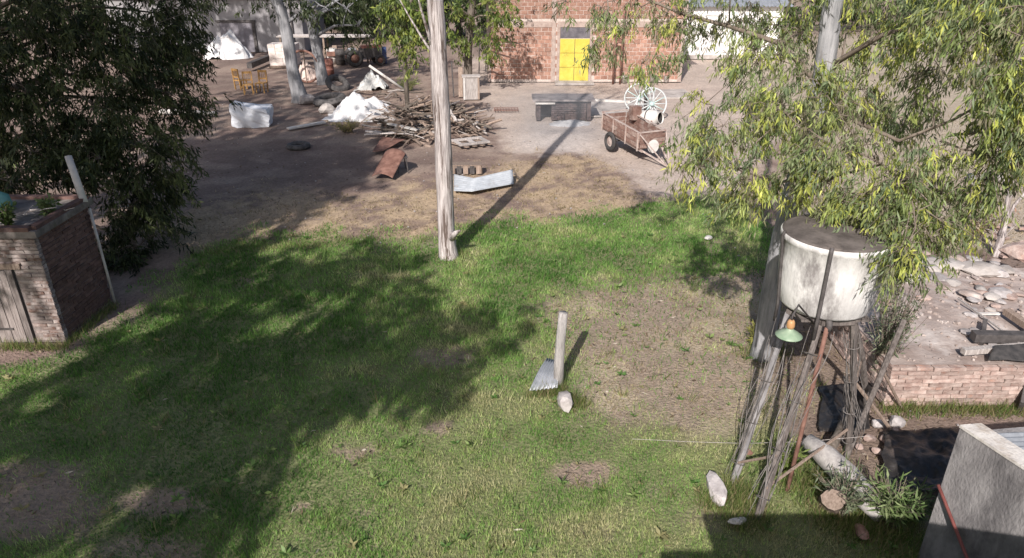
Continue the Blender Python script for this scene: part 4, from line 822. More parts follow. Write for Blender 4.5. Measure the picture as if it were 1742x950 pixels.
def beam(name, label, a, b, w_, h_, m=M_wood_grey, cat='beam', group=None):
    a = Vector(a); b = Vector(b); c = (a+b)/2; c.z = min(a.z, b.z)
    return tag(part(name, MB().bar(a-c, b-c, w_, h_), m, None, False, c), label, cat, group)
beam('timber_beam', 'grey split timber beam lying along the front of the platform', G(1638, 598, ZP+.08), G(1765, 588, ZP+.1), .1, .09)
beam('timber_beam', 'dark beam lying behind the grey one on the platform', G(1655, 572, ZP+.1), G(1790, 575, ZP+.12), .16, .14, M_iron)  # beam coloured near black
beam('timber_beam', 'dark stub of timber standing up from the dark beam', G(1670, 585, ZP), G(1676, 545, ZP+.12), .06, .06, M_iron)
beam('timber_beam', 'dark timber beam slanting down at the far right of the rubble', G(1712, 530, ZP+.1), G(1800, 590, ZP+.1), .12, .1, M_wood_brown)
beam('timber_lath', 'thin pale lath lying across the dusty platform', G(1630, 508, ZP+.05), G(1742, 590, ZP+.06), .03, .02, M_wood_grey, 'lath')
beam('stone_strip', 'narrow white stone strip lying level in the dust', G(1662, 534, ZP+.04), G(1700, 534, ZP+.04), .05, .03, M_dirtywhite, 'stone')
tag(part('steel_door', MB().bar(G(1733, 700), G(1737, 628, .1)+Vector((.02, 0, .55)), .06, .5), M_iron, None), 'dark steel sheet propped against the platform front', 'sheet')
sheet('black_net', 'piece of black netting draped over the beams on the platform', [G(1680, 615, ZP+.03), G(1790, 620, ZP+.03), G(1790, 585, ZP+.16), G(1690, 592, ZP+.14)], lambda u, v: 0, M_black, 16, 'net', .05, 22)
# ================================================================== YARD OBJECTS
# ---- two wheeled cart with drawbar
cw = G(1047, 261); dirv = Vector((.40, -.917, 0)).normalized(); rzc = math.atan2(dirv.y, dirv.x)
M_cart = mat('cart_paint', (.15, .085, .07), (.25, .16, .135), 7, .9, .5, c3=(.36, .29, .26), third_at=(.48, .66), obj_var=.15)
M_cartf = mat('cart_frame', (.34, .27, .25), (.5, .43, .4), 8, .7, .2, c3=(.25, .13, .1))
perp = Vector((-dirv.y, dirv.x, 0)); ctr = cw+perp*.62; ctr.z = 0
t = thing('cart', 'rusty two wheeled cart with slatted sides and drawbar on the ground', 'cart', ctr, rzc)
Lc, Wc, zf = 2.5, 1.0, .52; tilt = -.10
rotc = Matrix.Rotation(-tilt*0, 3, 'Y')
def cz(x): return zf-.085*x
def cbar(name, a, b, w_, h_, m, par=t): return part(name, MB().bar((a[0], a[1], a[2]+cz(a[0])), (b[0], b[1], b[2]+cz(b[0])), w_, h_), m, par)
for k in range(6): y = -Wc/2+Wc/6*(k+.5); cbar('floor_plank', (-1.2, y, 0), (1.2, y, 0), Wc/6-.012, .03, M_cart)
for s in (-1, 1):
    for k in range(3): cbar('side_board', (-1.2, s*Wc/2, .09+k*.15), (1.2, s*Wc/2, .09+k*.15), .025, .135, M_cart)
    for x in (-1.15, -.4, .4, 1.15): part('side_post', MB().bar((x, s*(Wc/2+.03), cz(x)-.08), (x, s*(Wc/2+.03), cz(x)+.52), .04, .03), M_cartf, t)
    cbar('top_rail', (-1.25, s*Wc/2, .53), (1.25, s*Wc/2, .53), .05, .03, M_cartf); cbar('chassis_rail', (-1.25, s*(Wc/2-.08), -.06), (1.3, s*(Wc/2-.08), -.06), .05, .07, M_cartf)
    part('drawbar', MB().bar((1.2, s*(Wc/2-.1), cz(1.2)-.05), (2.25, s*.03, .05), .045, .045), M_cartf, t)
    part('strut', MB().bar((1.22, s*(Wc/2+.0), cz(1.2)+.48), (2.1, s*.09, .12), .03, .03), M_cartf, t)
    wh = part('wheel', MB().torus((0, 0, 0), (0, 1, 0), .25, .085, 24, 8, .9), M_black, t, True, (-.35, s*(Wc/2+.14), .33))
    part('rim', MB().lathe([(0, -.03), (.08, -.04), (.1, -.02), (.19, -.015), (.2, -.05), (.2, .05), (.19, .015), (.1, .02), (.08, .05), (0, .05)], 18, (0, 0, 0), (0, 1, 0)), M_cartf, wh, True)
for x in (-1.22, 1.22):
    for k in range(3): part('end_board', MB().box((x, 0, cz(x)+.09+k*.15), (.025, Wc-.06, .135), None, .003), M_cart, t)
    part('end_rail', MB().bar((x, -Wc/2, cz(x)+.54), (x, Wc/2, cz(x)+.54), .05, .035), M_cartf, t)
part('axle', MB().tube([(-.35, -Wc/2-.12, .33), (-.35, Wc/2+.12, .33)], .03, 8), M_iron, t)
part('tail_plate', MB().lathe([(0, -.01), (.2, -.01), (.22, 0), (0, .012)], 18, (1.26, .02, cz(1.2)+.05), (1, 0, .1)), M_dirtywhite, t)
part('prop_leg', MB().bar((1.3, .3, 0), (1.25, .3, cz(1.2)), .03, .03), M_iron, t)
# ---- cement mixer standing by the cart
mp = ctr+perp*.55+dirv*.15; mp.z = 0
mp = G(1105, 262)+Vector((.1, 1.0, 0)); mp.z = 0
t = thing('cement_mixer', 'pale cement mixer drum with dark mouth behind the cart', 'cement mixer', mp)
ax = Vector((.72, -.66, .2)).normalized(); zc = .98
part('drum', MB().lathe([(0, -.42), (.18, -.41), (.26, -.33), (.31, -.1), (.31, .1), (.24, .3), (.19, .42), (.205, .43), (.21, .45), (.18, .44), (.22, .28), (.26, .1)], 28, (0, 0, zc), ax), M_dirtywhite, t, True)
part('gear_ring', MB().torus((0, 0, zc), ax, .318, .02, 30, 6), M_iron, t, True)
part('drum_inside', MB().lathe([(0, .0), (.24, .02), (.21, .3), (.18, .4)], 24, (0, 0, zc), ax), M_black, t, True)
for s in (-1, 1): part('leg', MB().tube([(-.2, s*.35, 0), (0, s*.36, zc), (.2, s*.35, 0)], .025, 7), M_rust, t)
part('yoke', MB().bar((0, -.38, zc-.02), (0, .38, zc-.02), .05, .05), M_rust, t); part('yoke_back', MB().bar((-.2, -.35, .35), (-.2, .35, .35), .04, .04), M_rust, t)
part('motor_box', MB().box((-.5, .12, zc+.18), (.34, .3, .46), Matrix.Rotation(.3, 3, 'Z'), .01), M_cart, t); part('motor_arm', MB().bar((-.4, .1, zc), (-.15, .02, zc), .08, .08), M_rust, t)
# ---- wagon wheels
def wagon(name, label, loc, D, rz, lean, nsp):
    t = thing(name, label, 'wagon wheel', loc, rz); r = D/2
    M_w = mat('white_wheel', (.46, .5, .52), (.62, .64, .65), 6, .6, .15, c3=(.5, .5, .48)); M_t = mat('teal_hub', (.35, .5, .5), (.5, .62, .62), 6, .6, .1)
    q = Matrix.Rotation(lean, 4, 'X'); c = Vector((0, 0, r+.01))
    axv = (q @ Vector((0, 1, 0)))
    upv = (q @ Vector((0, 0, 1))); xv = Vector((1, 0, 0)); c = upv*r
    part('rim', MB().torus(c, axv, r-.03, .034, 40, 6), M_w, t, True)
    part('hub', MB().lathe([(0, -.16), (.07, -.16), (.085, -.05), (.1, 0), (.085, .05), (.06, .14), (0, .14)], 16, c, axv), M_t, t, True)
    for k in range(nsp):
        a = 2*math.pi*k/nsp; d_ = xv*math.cos(a)+upv*math.sin(a); part('spoke', MB().tube([c+d_*.08, c+d_*(r*.5), c+d_*(r-.03)], [.026, .02, .018], 6), M_t if k % 4 == 1 else M_w, t, True)
    return t
g1 = G(1107, 205); g2 = G(1086, 193)
wagon('wagon_wheel', 'white wagon wheel with teal hub leaning in front of the other', g1, 1.3, .12, -.12, 14)
wagon('wagon_wheel', 'white wagon wheel partly hidden behind its twin', g2+Vector((0, .1, 0)), 1.27, -.1, .1, 12)
tag(part('wheel_prop', MB().tube([((g1.x+g2.x)/2+.05, (g1.y+g2.y)/2+.1, -.03), ((g1.x+g2.x)/2, (g1.y+g2.y)/2+.15, 1.1)], .07, 8, wob=.08), M_iron, None), 'dark short post between the two wagon wheels', 'post')
# ---- tarps, bag, tyres
def heap(name, label, c, rx, ry, h, m, seed, cat='tarpaulin', n=54, pw=1.0, rz=0):
    rr = random.Random(seed); pk = [(0, 0, 1, 1.0)]+[(rr.uniform(-.6, .6), rr.uniform(-.5, .5), rr.uniform(.35, .8), rr.uniform(.7, 1.3)) for _ in range(7)]
    def fn(u, v):
        x = (u*2-1)*1.15; y = (v*2-1)*1.15; wx = x+.16*(float(fbm(np.array([x*3+seed]), np.array([y*3]), seed, 3)[0])-.5)*2; wy = y+.16*(float(fbm(np.array([x*3]), np.array([y*3+seed]), seed+1, 3)[0])-.5)*2
        z = max(p[2]-math.hypot(wx-p[0], wy-p[1])*p[3]*.95-.12*(math.hypot(wx-p[0], wy-p[1]))**2 for p in pk)
        z += .22*(float(fbm(np.array([x*4.5+9]), np.array([y*4.5+seed]), seed+2, 4)[0])-.5)
        return (x*rx, y*ry, max(h*z*.95, -.04))
    return tag(part(name, MB().grid(fn, n, n), m, None, True, c, (0, 0, rz)), label, cat)
# ---- brick grill with slab top
gl = G(905, 190); gr_ = G(1012, 190); yg = G(960, 207).y
t = thing('brick_grill', 'low black sooted brick grill with cement slab top', 'grill', (0, 0, 0))
x0 = P(912, 185, yg+.4).x; x1 = P(1005, 185, yg+.4).x
M_soot = mat('sooty_brick', (.06, .045, .045), (.17, .125, .12), 6, .95, .5, c3=(.22, .15, .14), obj_var=.25)
xm0 = x0+.62
part('side_wall', MB().box((x0+.09, yg+.75, .38), (.16, 1.1, .76), None, .01), M_soot, t); part('side_wall', MB().box((x1-.09, yg+.75, .38), (.16, 1.1, .76), None, .01), M_soot, t); part('back_wall', MB().box(((x0+x1)/2, yg+1.28, .38), (x1-x0-.36, .14, .76), None, .01), M_soot, t)
part('core', MB().box(((xm0+x1)/2-.05, yg+.62, .34), (x1-xm0-.35, .5, .66)), M_iron, t)
lay_bricks(t, brick_meshes(.25, .12, .075, M_soot, 3, .006), .25, .075, .012, x1-xm0-.2, 8, (xm0, yg+.3, 0), 0, None, 300, M_soot, .12, .02)
part('slab', MB().box(((x0+x1)/2, yg+.78, .80), (x1-x0+.3, 1.34, .08), None, .02), mat('sooty_slab', (.13, .115, .12), (.3, .27, .27), 4, .9, .4, c3=(.08, .07, .07)), t)
part('slab_ledge', MB().box((x0+.35, yg+.15, .70), (.8, .12, .06), None, .01), M_dirtywhite, t)
part('grate_rack', MB().tube([(xm0+.5, yg+.1, 0), (xm0+.5, yg+.1, .45), (xm0+1.1, yg+.1, .45), (xm0+1.1, yg+.1, 0)], .018, 6), M_iron, t)
heap('ash_heap', 'pale grey ash heap spilling in front of the grill', Vector((xm0+.75, yg-.2, -.03)), .75, .5, .16, mat('ash', (.36, .36, .38), (.52, .52, .53), 5, 1, .5, c3=(.2, .2, .2)), 55, 'ash heap')
beam('kerb_strip', 'long white painted cement strip lying right of the grill', G(1012, 171, .06), G(1072, 174, .06), .16, .12, M_dirtywhite, 'strip')
tag(part('cement_pad', MB().box((0, 0, .0), (3.2, 3.4, .05), None, .02), M_concrete, None, False, G(1060, 185)+Vector((-.1, 0, .0))), 'flat grey cement pad between the grill and the wagon wheels', 'pad')
tag(part('cement_pad', MB().box((0, 0, .0), (2.4, 2.2, .05), None, .02), M_concrete, None, False, G(1130, 160)), 'flat grey cement pad in front of the workshop corner', 'pad')
# grate lying on the ground
p = G(861, 188); t = thing('iron_grate', 'rusty iron grate lying flat on the pale earth', 'grate', (p.x, p.y, .03), .03)
for k in range(9): part('bar', MB().bar((-.5+k*.125, -.3, 0), (-.5+k*.125, .3, 0), .03, .025), M_rust, t)
for y in (-.3, 0, .3): part('cross_bar', MB().bar((-.53, y, .024), (.53, y, .024), .03, .022), M_rust, t)
M_tarp = mat('white_tarp', (.6, .6, .62), (.76, .76, .77), 4, .6, .9, c3=(.4, .36, .34), bscale=4, third_at=(.54, .7))
heap('white_tarp', 'white tarpaulin thrown over a heap at the left end of the woodpile', G(608, 196), 1.15, 1.0, 1.05, M_tarp, 5)
heap('white_tarp', 'small grey white sheet crumpled against the big tarpaulin heap', G(632, 150), .7, .6, .95, mat('grey_tarp', (.42, .42, .41), (.66, .66, .65), 3, .7, .5, c3=(.3, .29, .27), bscale=7), 15)
heap('white_tarp', 'white tarpaulin covering a heap by the grey building doorway', G(396, 97), 1.35, 1.0, 1.75, M_tarp, 8)
bc = G(425, 216)
def bagfn():
    bm = bmesh.new(); bmesh.ops.create_cube(bm, size=1); bmesh.ops.subdivide_edges(bm, edges=bm.edges, cuts=7, use_grid_fill=True); rr = random.Random(4)
    for v in bm.verts:
        p = v.co.copy(); bul = 1+.06*(1-4*p.z*p.z); x = p.x*bul; y = p.y*bul
        top = .42*(1 if p.z > 0 else 0)*max(0, p.z)*(-(p.x)*1.1); n_ = float(fbm(np.array([p.x*4+p.z*3]), np.array([p.y*4-p.z*2]), 3, 3)[0])
        v.co = Vector((x*1.35+.16*(n_-.5), y*.9+.16*(n_-.5), (p.z+.5)*.8+top+.12*(n_-.5)))
    me = bpy.data.meshes.new('bulk_bag'); bm.to_mesh(me); bm.free(); me.materials.append(M_white); return me
t = thing('bulk_bag', 'full white bulk bag sitting alone on the shaded earth', 'bag', (bc.x, bc.y+.45, -.03), .1); link('sack', bagfn(), t)
part('strap', MB().tube([(-.45, -.4, .8), (-.5, -.36, .98), (-.3, -.38, .94), (-.25, -.4, .78)], .02, 5), M_white, t)
def tyre(label, c, r, rot, k):
    o = tag(part('tyre', MB().torus((0, 0, 0), (0, 0, 1), r*.74, r*.27, 28, 8, .95), mat('worn_tyre', (.05, .048, .048), (.13, .12, .12), 6, .85, .3), None, True, c, rot), label, 'tyre'); return o
tyre('big worn tyre lying flat left of the white tarpaulin heap', G(562, 178)+Vector((0, 0, .2)), .75, (.1, -.1, 0), 0)
tyre('worn tyre resting on the rim of the big tyre', G(575, 152)+Vector((0, 0, .28)), .6, (.5, .3, .2), 1)
tyre('dark tyre lying half buried in front of the white plank', G(508, 250)+Vector((0, 0, .03)), .42, (0, 0, 0), 2)
rock('pale_sack', 'small pale sack slumped beside the leaning eucalyptus base', G(522, 176), (.42, .3, .3), 91, M_stone, 'sack')
rock('pale_sack', 'grey lump of cement in front of the big tyre', G(556, 192), (.4, .25, .28), 92, M_concrete, 'stone')
beam('white_plank', 'white plank lying on the earth in front of the white tarpaulin', G(490, 219, .05), G(552, 208, .05), .22, .06, M_dirtywhite, 'plank')
pl = [G(272, 190, .1), G(310, 191, .1), G(368, 194, .1)]
tag(part('pale_log', MB().tube(pl, [.1, .11, .1], 9, wob=.12), M_dirtywhite, None, True), 'long pale log lying at the edge of the dark tree shade', 'log')
a_ = G(692, 156, .02); b_ = P(628, 112, 34.5)
tag(part('long_pole', MB().tube([a_, b_], [.07, .06], 8), M_dirtywhite, None, True), 'long pale pole propped diagonally over the scrap heap', 'pole')
# ---- woodpile: every branch an object
def stick(k, rr):
    L_ = rr.uniform(.6, 1.9); r_ = rr.uniform(.02, .065); pts = [Vector((-L_/2, 0, 0))]
    for j in range(4): pts.append(pts[-1]+Vector((L_/4, rr.uniform(-.09, .09), rr.uniform(-.06, .06))))
    mb = MB().tube(pts, [r_, r_*.95, r_*.85, r_*.7, r_*.55], 6)
    if rr.random() < .45: mb.tube([pts[2], pts[2]+Vector((.15, rr.choice((-1, 1))*.25, .1))], [r_*.6, r_*.3], 5)
    return mb
rr = random.Random(77); smesh = []
for k in range(16): smesh.append(stick(k, rr).mesh('branch', rr.choice((M_wood_brown, M_wood_grey, M_wood_brown, M_bark_dark))))
def in_heap(lx, ly): return 0
HC = G(760, 222); hx, hy = 2.05, 2.0
for k in range(230):
    a = rr.uniform(0, 6.28); q = math.sqrt(rr.random()); lx = math.cos(a)*q*hx; ly = math.sin(a)*q*hy
    hz = 1.0*max(0, 1-q**1.5)*(.7+.5*rr.random()); o = link('branch', rr.choice(smesh), None, (HC.x-.55+lx, HC.y+ly, .05+hz), (rr.uniform(-.3, .3), rr.uniform(-.35, .35), rr.uniform(0, 6.28)))
    tag(o, 'dry crooked branch lying in the firewood heap behind the bare trunk', 'branch', 'branches of the firewood heap')
for k in range(60):
    p = G(rr.uniform(612, 712), rr.uniform(150, 205), .05+rr.random()*.35); o = link('scrap_branch', rr.choice(smesh), None, p, (rr.uniform(-.3, .3), rr.uniform(-.3, .3), rr.uniform(0, 6.28))); o.scale = (.7, .8, .8)
    tag(o, 'dry branch strewn in the scrap between the tarpaulin and the firewood heap', 'branch', 'branches strewn in the scrap')
for k in range(22):
    x = rr.uniform(640, 724); y = rr.uniform(190, 230); p = G(x, y, .06+rr.random()*.3); an = rr.uniform(-.5, .35); L_ = rr.uniform(.8, 1.7)
    o = link('board', MB().box((0, 0, 0), (L_, rr.uniform(.14, .3), .035), None, .008).mesh('board', rr.choice((M_wood_grey, M_dirtywhite, M_wood_grey, M_concrete))), None, p, (rr.uniform(-.15, .15), rr.uniform(-.12, .12), an)); tag(o, 'weathered board lying on the left flank of the firewood heap', 'board', 'boards on the firewood heap')
# curved sheet, rusty sheets, window frame, crate, bent zinc
def curved(name, label, c, w_, l_, rise, rz, m):
    def fn(u, v): return ((u-.5)*w_, (v-.5)*l_, rise*(1-(2*u-1)**2)+.02)
    o = solidify(part(name, MB().grid(fn, 14, 4), m, None, True, c, (0, 0, rz)), .03); return tag(o, label, 'metal sheet')
curved('curved_sheet', 'arched tan sheet lying in front of the stacked boards', G(675, 236)+Vector((0, .3, 0)), .95, .75, .26, .05, mat('tan_sheet', (.4, .32, .27), (.55, .46, .4), 4, .8, .2, obj_var=0))
q4 = [G(632, 302, .05), G(668, 305, .05), G(690, 262, .55), G(656, 258, .5)]
sheet('rusty_sheet', 'rusty brown steel sheet propped on the earth', q4, lambda u, v: .12*math.sin(u*3.14), M_rust, 16, 'metal sheet', .03, 41, .01)
sheet('rusty_sheet', 'dark rusty sheet lying flat behind the propped one', [G(634, 262, .04), G(652, 260, .04), G(690, 240, .12), G(650, 236, .1)], lambda u, v: .05, M_rust, 12, 'metal sheet', .03, 42, .01)
p = G(684, 290); t = thing('iron_trestle', 'small dark iron trestle holding up the rusty sheet', 'trestle', p, .3)
for sx_ in (-.12, .12):
    for sy_ in (-.2, .2): part('leg', MB().tube([(sx_*1.3, sy_*1.2, -.02), (sx_, sy_, .45)], .02, 6), M_iron, t)
part('top_bar', MB().box((0, 0, .46), (.34, .5, .04)), M_iron, t)
p = G(800, 250); t = thing('old_window', 'old wooden window frame lying on the right of the firewood heap', 'frame', (p.x, p.y+.25, .14), .45)
for y in (-.35, .35): part('rail', MB().box((0, y, 0), (1.15, .12, .07)), M_wood_grey, t)
for x in (-.5, 0, .5): part('stile', MB().box((x, 0, .003), (.12, .58, .06)), M_wood_grey, t)
for k in range(4): part('slat', MB().box((-.45+k*.3, -.02, -.075), (.12, 1.0, .03), Matrix.Rotation(.3, 3, 'Z')), M_wood_brown, t)
p = G(792, 296); t = thing('slatted_crate', 'dark slatted crate lying beside the bent zinc sheet', 'crate', (p.x, p.y+.15, 0), .04)
for k in range(5): part('slat', MB().box((-.4+k*.2, -.18, .13), (.15, .025, .26)), M_iron if k % 2 else M_wood_brown, t)
part('top_board', MB().box((0, 0, .275), (1.0, .4, .03)), M_wood_brown, t); part('end_board', MB().box((-.49, 0, .13), (.03, .33, .26)), M_wood_brown, t); part('end_board', MB().box((.49, 0, .13), (.03, .33, .26)), M_wood_brown, t)
qa, qb, qc = G(772, 327, .03), G(803, 328, .10), G(874, 315, .03)
qa2, qb2, qc2 = G(772, 298, .04), G(806, 305, .16), G(872, 290, .25)
def bent(u, v):
    if u < .35: p = qa.lerp(qb, u/.35).lerp(qa2.lerp(qb2, u/.35), v)
    else: p = qb.lerp(qc, (u-.35)/.65).lerp(qb2.lerp(qc2, (u-.35)/.65), v)
    p = p.copy(); p.z += .018*math.sin(v*7*2*math.pi)+.03; return p
tag(solidify(part('zinc_sheet', MB().grid(bent, 20, 56), mat('pale_zinc', (.4, .43, .47), (.55, .58, .62), 4, .5, .2, c3=(.3, .26, .24), metallic=.2), None, True), .006), 'pale bent corrugated zinc sheet lying right of the bare trunk', 'metal sheet')
p = G(802, 168); t = thing('wooden_box', 'pale upright wooden box behind the firewood heap', 'box', p, .1)
part('panel', MB().box((0, 0, .5), (.75, .5, 1.0), None, .01), M_wood_grey, t); part('frame_edge', MB().box((-.33, -.27, .5), (.08, .04, 1.0)), M_dirtywhite, t); part('frame_edge', MB().box((.33, -.27, .5), (.08, .04, 1.0)), M_wood_brown, t); part('lid', MB().box((0, 0, 1.03), (.85, .6, .05)), M_wood_grey, t)
beam('fence_stake', 'thick brown stake standing behind the firewood heap', G(784, 165), G(784, 165)+Vector((.02, .1, 1.35)), .22, .2, M_wood_brown, 'stake')
for k, (x, y, h_) in enumerate(((772, 165, 1.6), (815, 126, 1.8), (826, 122, 1.7))): beam('fence_stake', 'thin dark stake in the shade of the workshop corner', G(x, y), G(x, y)+Vector((.1*k-.05, 0, h_)), .06, .06, M_iron, 'stake', 'thin stakes by the workshop')
# ---- chairs
def chair():
    t = thing('wooden_chair', 'yellowish brown wooden chair beside its twin on the earth', 'chair', (0, 0, 0), 0, 'wooden chairs by the dark tree')
    part('seat', MB().box((0, 0, .45), (.46, .44, .04), None, .004), M_wood_yellow, t)
    for sx_ in (-1, 1):
        part('leg', MB().box((sx_*.2, -.19, .215), (.05, .05, .43)), M_wood_yellow, t); part('leg', MB().bar((sx_*.2, .19, 0), (sx_*.2, .24, 1.02), .05, .05), M_wood_yellow, t)
        part('stretcher', MB().box((sx_*.2, 0, .2), (.025, .34, .03)), M_wood_yellow, t)
    part('top_rail', MB().box((0, .235, .97), (.36, .035, .1)), M_wood_yellow, t); part('lower_rail', MB().box((0, .222, .62), (.36, .03, .06)), M_wood_yellow, t)
    for k in range(4): part('back_slat', MB().bar((-.135+k*.09, .223, .65), (-.135+k*.09, .234, .93), .035, .018), M_wood_yellow, t)
    return t
c0 = chair(); c0.location = G(424, 160); c0.rotation_euler[2] = .25
c1 = copy_tree(c0, G(442, 158)+Vector((.1, .1, 0)), -.15)
c2 = copy_tree(c0, G(411, 152), 2.6); c2['label'] = 'wooden chair turned away behind the two front chairs'
# ---- pallet of blocks under a board table
bp_ = G(482, 116)
t = thing('block_stack', 'pallet stack of pale pinkish blocks near the leaning eucalyptus', 'block stack', (bp_.x, bp_.y+.6, 0), .03)
M_blk = mat('pale_block', (.6, .52, .49), (.76, .7, .67), 4, .9, .3, obj_var=.1)
bmsh = [MB().box((0, 0, 0), (.38, .5, .19), None, .008).mesh('block', M_blk) for _ in range(3)]
for r_ in range(6):
    for c_ in range(4):
        for d_ in range(2): link('block', R.choice(bmsh), t, (-.6+c_*.395+R.uniform(-.015, .015), -.26+d_*.52, .22+r_*.2))
part('pallet', MB().box((0, 0, .06), (1.7, 1.1, .12), None, .01), M_wood_brown, t)
tb = G(562, 118); t = thing('work_table', 'long low work table of pale boards behind the eucalyptus pair', 'table', ((bp_.x+tb.x)/2+.6, bp_.y+2.4, 0))
for k in range(4): part('board', MB().box((0, -.45+k*.3, 1.55), (5.6, .28, .06), None, .01), M_blk if k % 2 else M_wood_grey, t)
for sx_ in (-2.6, 0, 2.6):
    for sy_ in (-.45, .45): part('leg', MB().box((sx_, sy_, .76), (.1, .1, 1.52)), M_wood_brown, t)
wb = Vector((-11.9, 47.2, 0))
beam('long_beam', 'dark long beam lying on blocks left of the block stack', G(424, 112, .3), G(458, 98, .35), .3, .3, M_iron, 'beam')
# junk between the eucalyptus trunks and the woodpile
hr = G(522, 142); t = thing('iron_hoop', 'large rusty iron hoop leaning between the eucalyptus trunks', 'hoop', hr); part('band', MB().torus((0, 0, .85), (.25, 1, .1), .8, .06, 28, 6), M_rust, t, True); part('spoke', MB().bar((-.0, .0, .05), (.02, -.02, 1.65), .06, .05), M_wood_brown, t)
heap('pale_sacking', 'pinkish sacks heaped inside the iron hoop', G(518, 138)+Vector((0, .5, 0)), .6, .5, 1.1, mat('pink_sack', (.5, .38, .34), (.66, .55, .5), 4, .9, .3), 25, 'sack')
M_red = mat('faded_red', (.17, .07, .055), (.27, .12, .095), 5, .6, .15)
def barrel(label, p, m, r_=.29, h_=.88):
    t = thing('oil_barrel', label, 'barrel', p); part('drum', MB().lathe([(0, 0), (r_, 0), (r_, h_*.32), (r_+.015, h_*.34), (r_, h_*.36), (r_, h_*.65), (r_+.015, h_*.67), (r_, h_*.69), (r_, h_), (r_-.02, h_-.02), (0, h_-.02)], 20), m, t, True); part('bung', MB().lathe([(0, .02), (.03, .02), (.035, -.01)], 8, (.15, 0, h_-.01)), M_iron, t)
barrel('faded red barrel standing right of the upright eucalyptus', G(560, 128), M_red); barrel('white barrel standing behind the faded red one', G(566, 108), M_dirtywhite); barrel('dark barrel in the shade beside the white barrel', G(580, 110), M_iron)
# small tractor-like machine in the shade
p = G(618, 112); t = thing('old_machine', 'old dark farm machine with seat and wheels parked in the shade', 'machine', p, .4)
part('engine_body', MB().box((.5, 0, .75), (1.3, .5, .55), None, .02), M_iron, t); part('bonnet', MB().box((.55, 0, 1.08), (1.2, .42, .14), None, .015), M_red, t); part('frame', MB().box((-.4, 0, .55), (1.2, .35, .16)), M_rust, t)
part('seat', MB().box((-.6, 0, .98), (.4, .4, .08), None, .01), M_white, t); part('seat_post', MB().tube([(-.6, 0, .6), (-.6, 0, .95)], .04, 6), M_iron, t); part('steering_column', MB().tube([(0, 0, .9), (-.3, 0, 1.35)], .025, 6), M_iron, t); part('steering_wheel', MB().torus((-.3, 0, 1.36), (-.5, 0, 1), .18, .018, 18, 5), M_iron, t)
for x, r_ in ((-.55, .5), (.95, .32)):
    for s in (-1, 1):
        wh = part('wheel', MB().torus((0, 0, 0), (0, 1, 0), r_*.74, r_*.26, 22, 8), M_black, t, True, (x, s*.5, r_)); part('hub', MB().lathe([(0, -.06), (r_*.5, -.05), (r_*.5, .05), (0, .06)], 14, (0, 0, 0), (0, 1, 0)), M_rust, wh, True)
part('axle', MB().tube([(-.55, -.5, .5), (-.55, .5, .5)], .05, 8), M_iron, t); part('axle', MB().tube([(.95, -.5, .34), (.95, .5, .34)], .05, 8), M_iron, t)
barrel('blue plastic barrel standing in the shade beside the old machine', G(650, 108), mat('blue_plastic', (.06, .09, .2), (.1, .13, .26), 4, .5, .1), .32, .95)
beam('timber_pile_beam', 'red brown beam lying across trestles behind the barrels', G(556, 92, .6), G(625, 90, .6), .25, .25, M_rust, 'beam')
for k, x in enumerate((570, 612)): beam('trestle_post', 'short thick post holding up the red brown beam', G(x, 92), G(x, 92)+Vector((0, .15, .5)), .3, .3, M_wood_brown, 'post', 'posts under the beam')
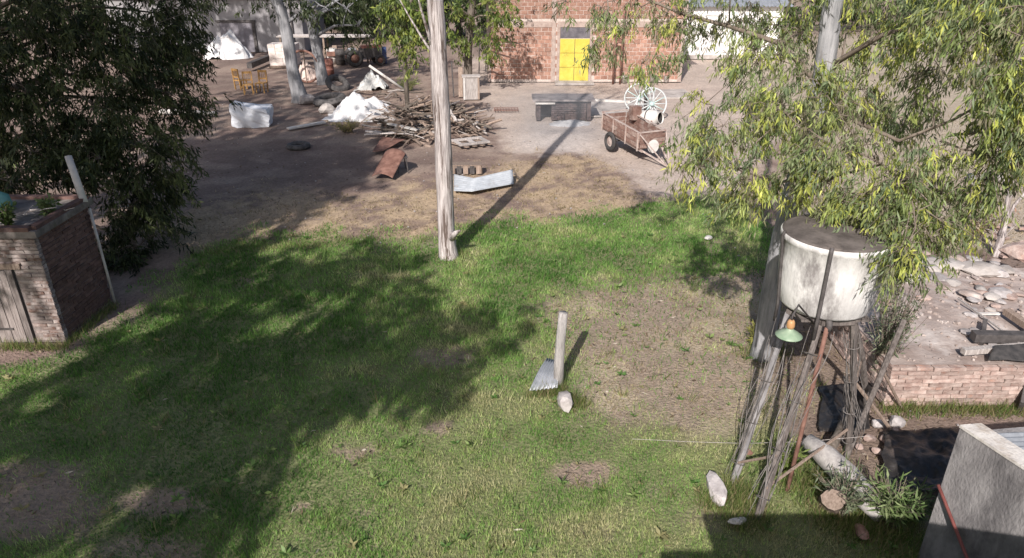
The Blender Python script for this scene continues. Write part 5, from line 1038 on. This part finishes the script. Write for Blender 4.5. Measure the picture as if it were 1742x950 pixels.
# logs in the field at the right
for k, (x0_, y0_, x1_, y1_) in enumerate(((1680, 296, 1716, 312), (1650, 300, 1664, 318))):
    a_, b_ = G(x0_, y0_, .08), G(x1_, y1_, .08); tag(part('field_log', MB().tube([a_, b_], [.1, .09], 8, wob=.1), M_wood_grey if not k else M_dirtywhite, None, True), ('grey log lying on the green strip in the field', 'short white log lying in the field beside the grey log')[k], 'log')
potted('grass_tuft', 'green grass tuft growing by the scrap heap', G(690, 158)+Vector((.0, .6, 0)), .6, 40, [(.2, .24, .08), (.15, .18, .06), (.26, .26, .12)], 95, .2, .7, .03, 'grass')
potted('grass_tuft', 'dry yellow weeds in front of the white tarpaulin heap', G(590, 224), .4, 40, [(.34, .28, .14), (.27, .23, .1), (.2, .2, .08)], 96, .16, .8, .025, 'grass')
potted('vine_bush', 'green bush growing at the left corner of the workshop', G(838, 132)+Vector((0, -.3, 0)), 1.2, 30, PAL_G, 97, .2, .5, .06, 'bush')
# ---- smoke drifting from the ash heap
m = bpy.data.materials.new('smoke'); m.use_nodes = True; n = m.node_tree.nodes; l = m.node_tree.links
for q in list(n):
    if q.type == 'BSDF_PRINCIPLED': n.remove(q)
pv = n.new('ShaderNodeVolumePrincipled'); pv.inputs['Color'].default_value = (.93, .94, .97, 1); pv.inputs['Anisotropy'].default_value = .2
tc = n.new('ShaderNodeTexCoord'); no = n.new('ShaderNodeTexNoise'); no.inputs['Scale'].default_value = 1.3; no.inputs['Detail'].default_value = 4; l.new(tc.outputs['Object'], no.inputs['Vector'])
ln = n.new('ShaderNodeVectorMath'); ln.operation = 'LENGTH'; mpg = n.new('ShaderNodeMapping'); mpg.inputs['Scale'].default_value = (.42, .40, .9); l.new(tc.outputs['Object'], mpg.inputs[0]); l.new(mpg.outputs[0], ln.inputs[0])
fall = n.new('ShaderNodeMapRange'); fall.inputs[1].default_value = 1.0; fall.inputs[2].default_value = .1; fall.inputs[3].default_value = 0; fall.inputs[4].default_value = 1; l.new(ln.outputs['Value'], fall.inputs[0])
nr_ = n.new('ShaderNodeMapRange'); nr_.inputs[1].default_value = .38; nr_.inputs[2].default_value = .72; nr_.inputs[3].default_value = 0; nr_.inputs[4].default_value = .55; l.new(no.outputs['Fac'], nr_.inputs[0])
mu = n.new('ShaderNodeMath'); mu.operation = 'MULTIPLY'; l.new(fall.outputs[0], mu.inputs[0]); l.new(nr_.outputs[0], mu.inputs[1]); l.new(mu.outputs[0], pv.inputs['Density']); l.new(pv.outputs[0], n['Material Output'].inputs['Volume'])
tag(part('smoke', MB().box((0, 0, 0), (5.2, 5.6, 2.0)), m, None, False, (G(940, 232).x, G(940, 232).y, 1.05)), 'thin pale smoke drifting low in front of the grill', 'smoke', kind='stuff')
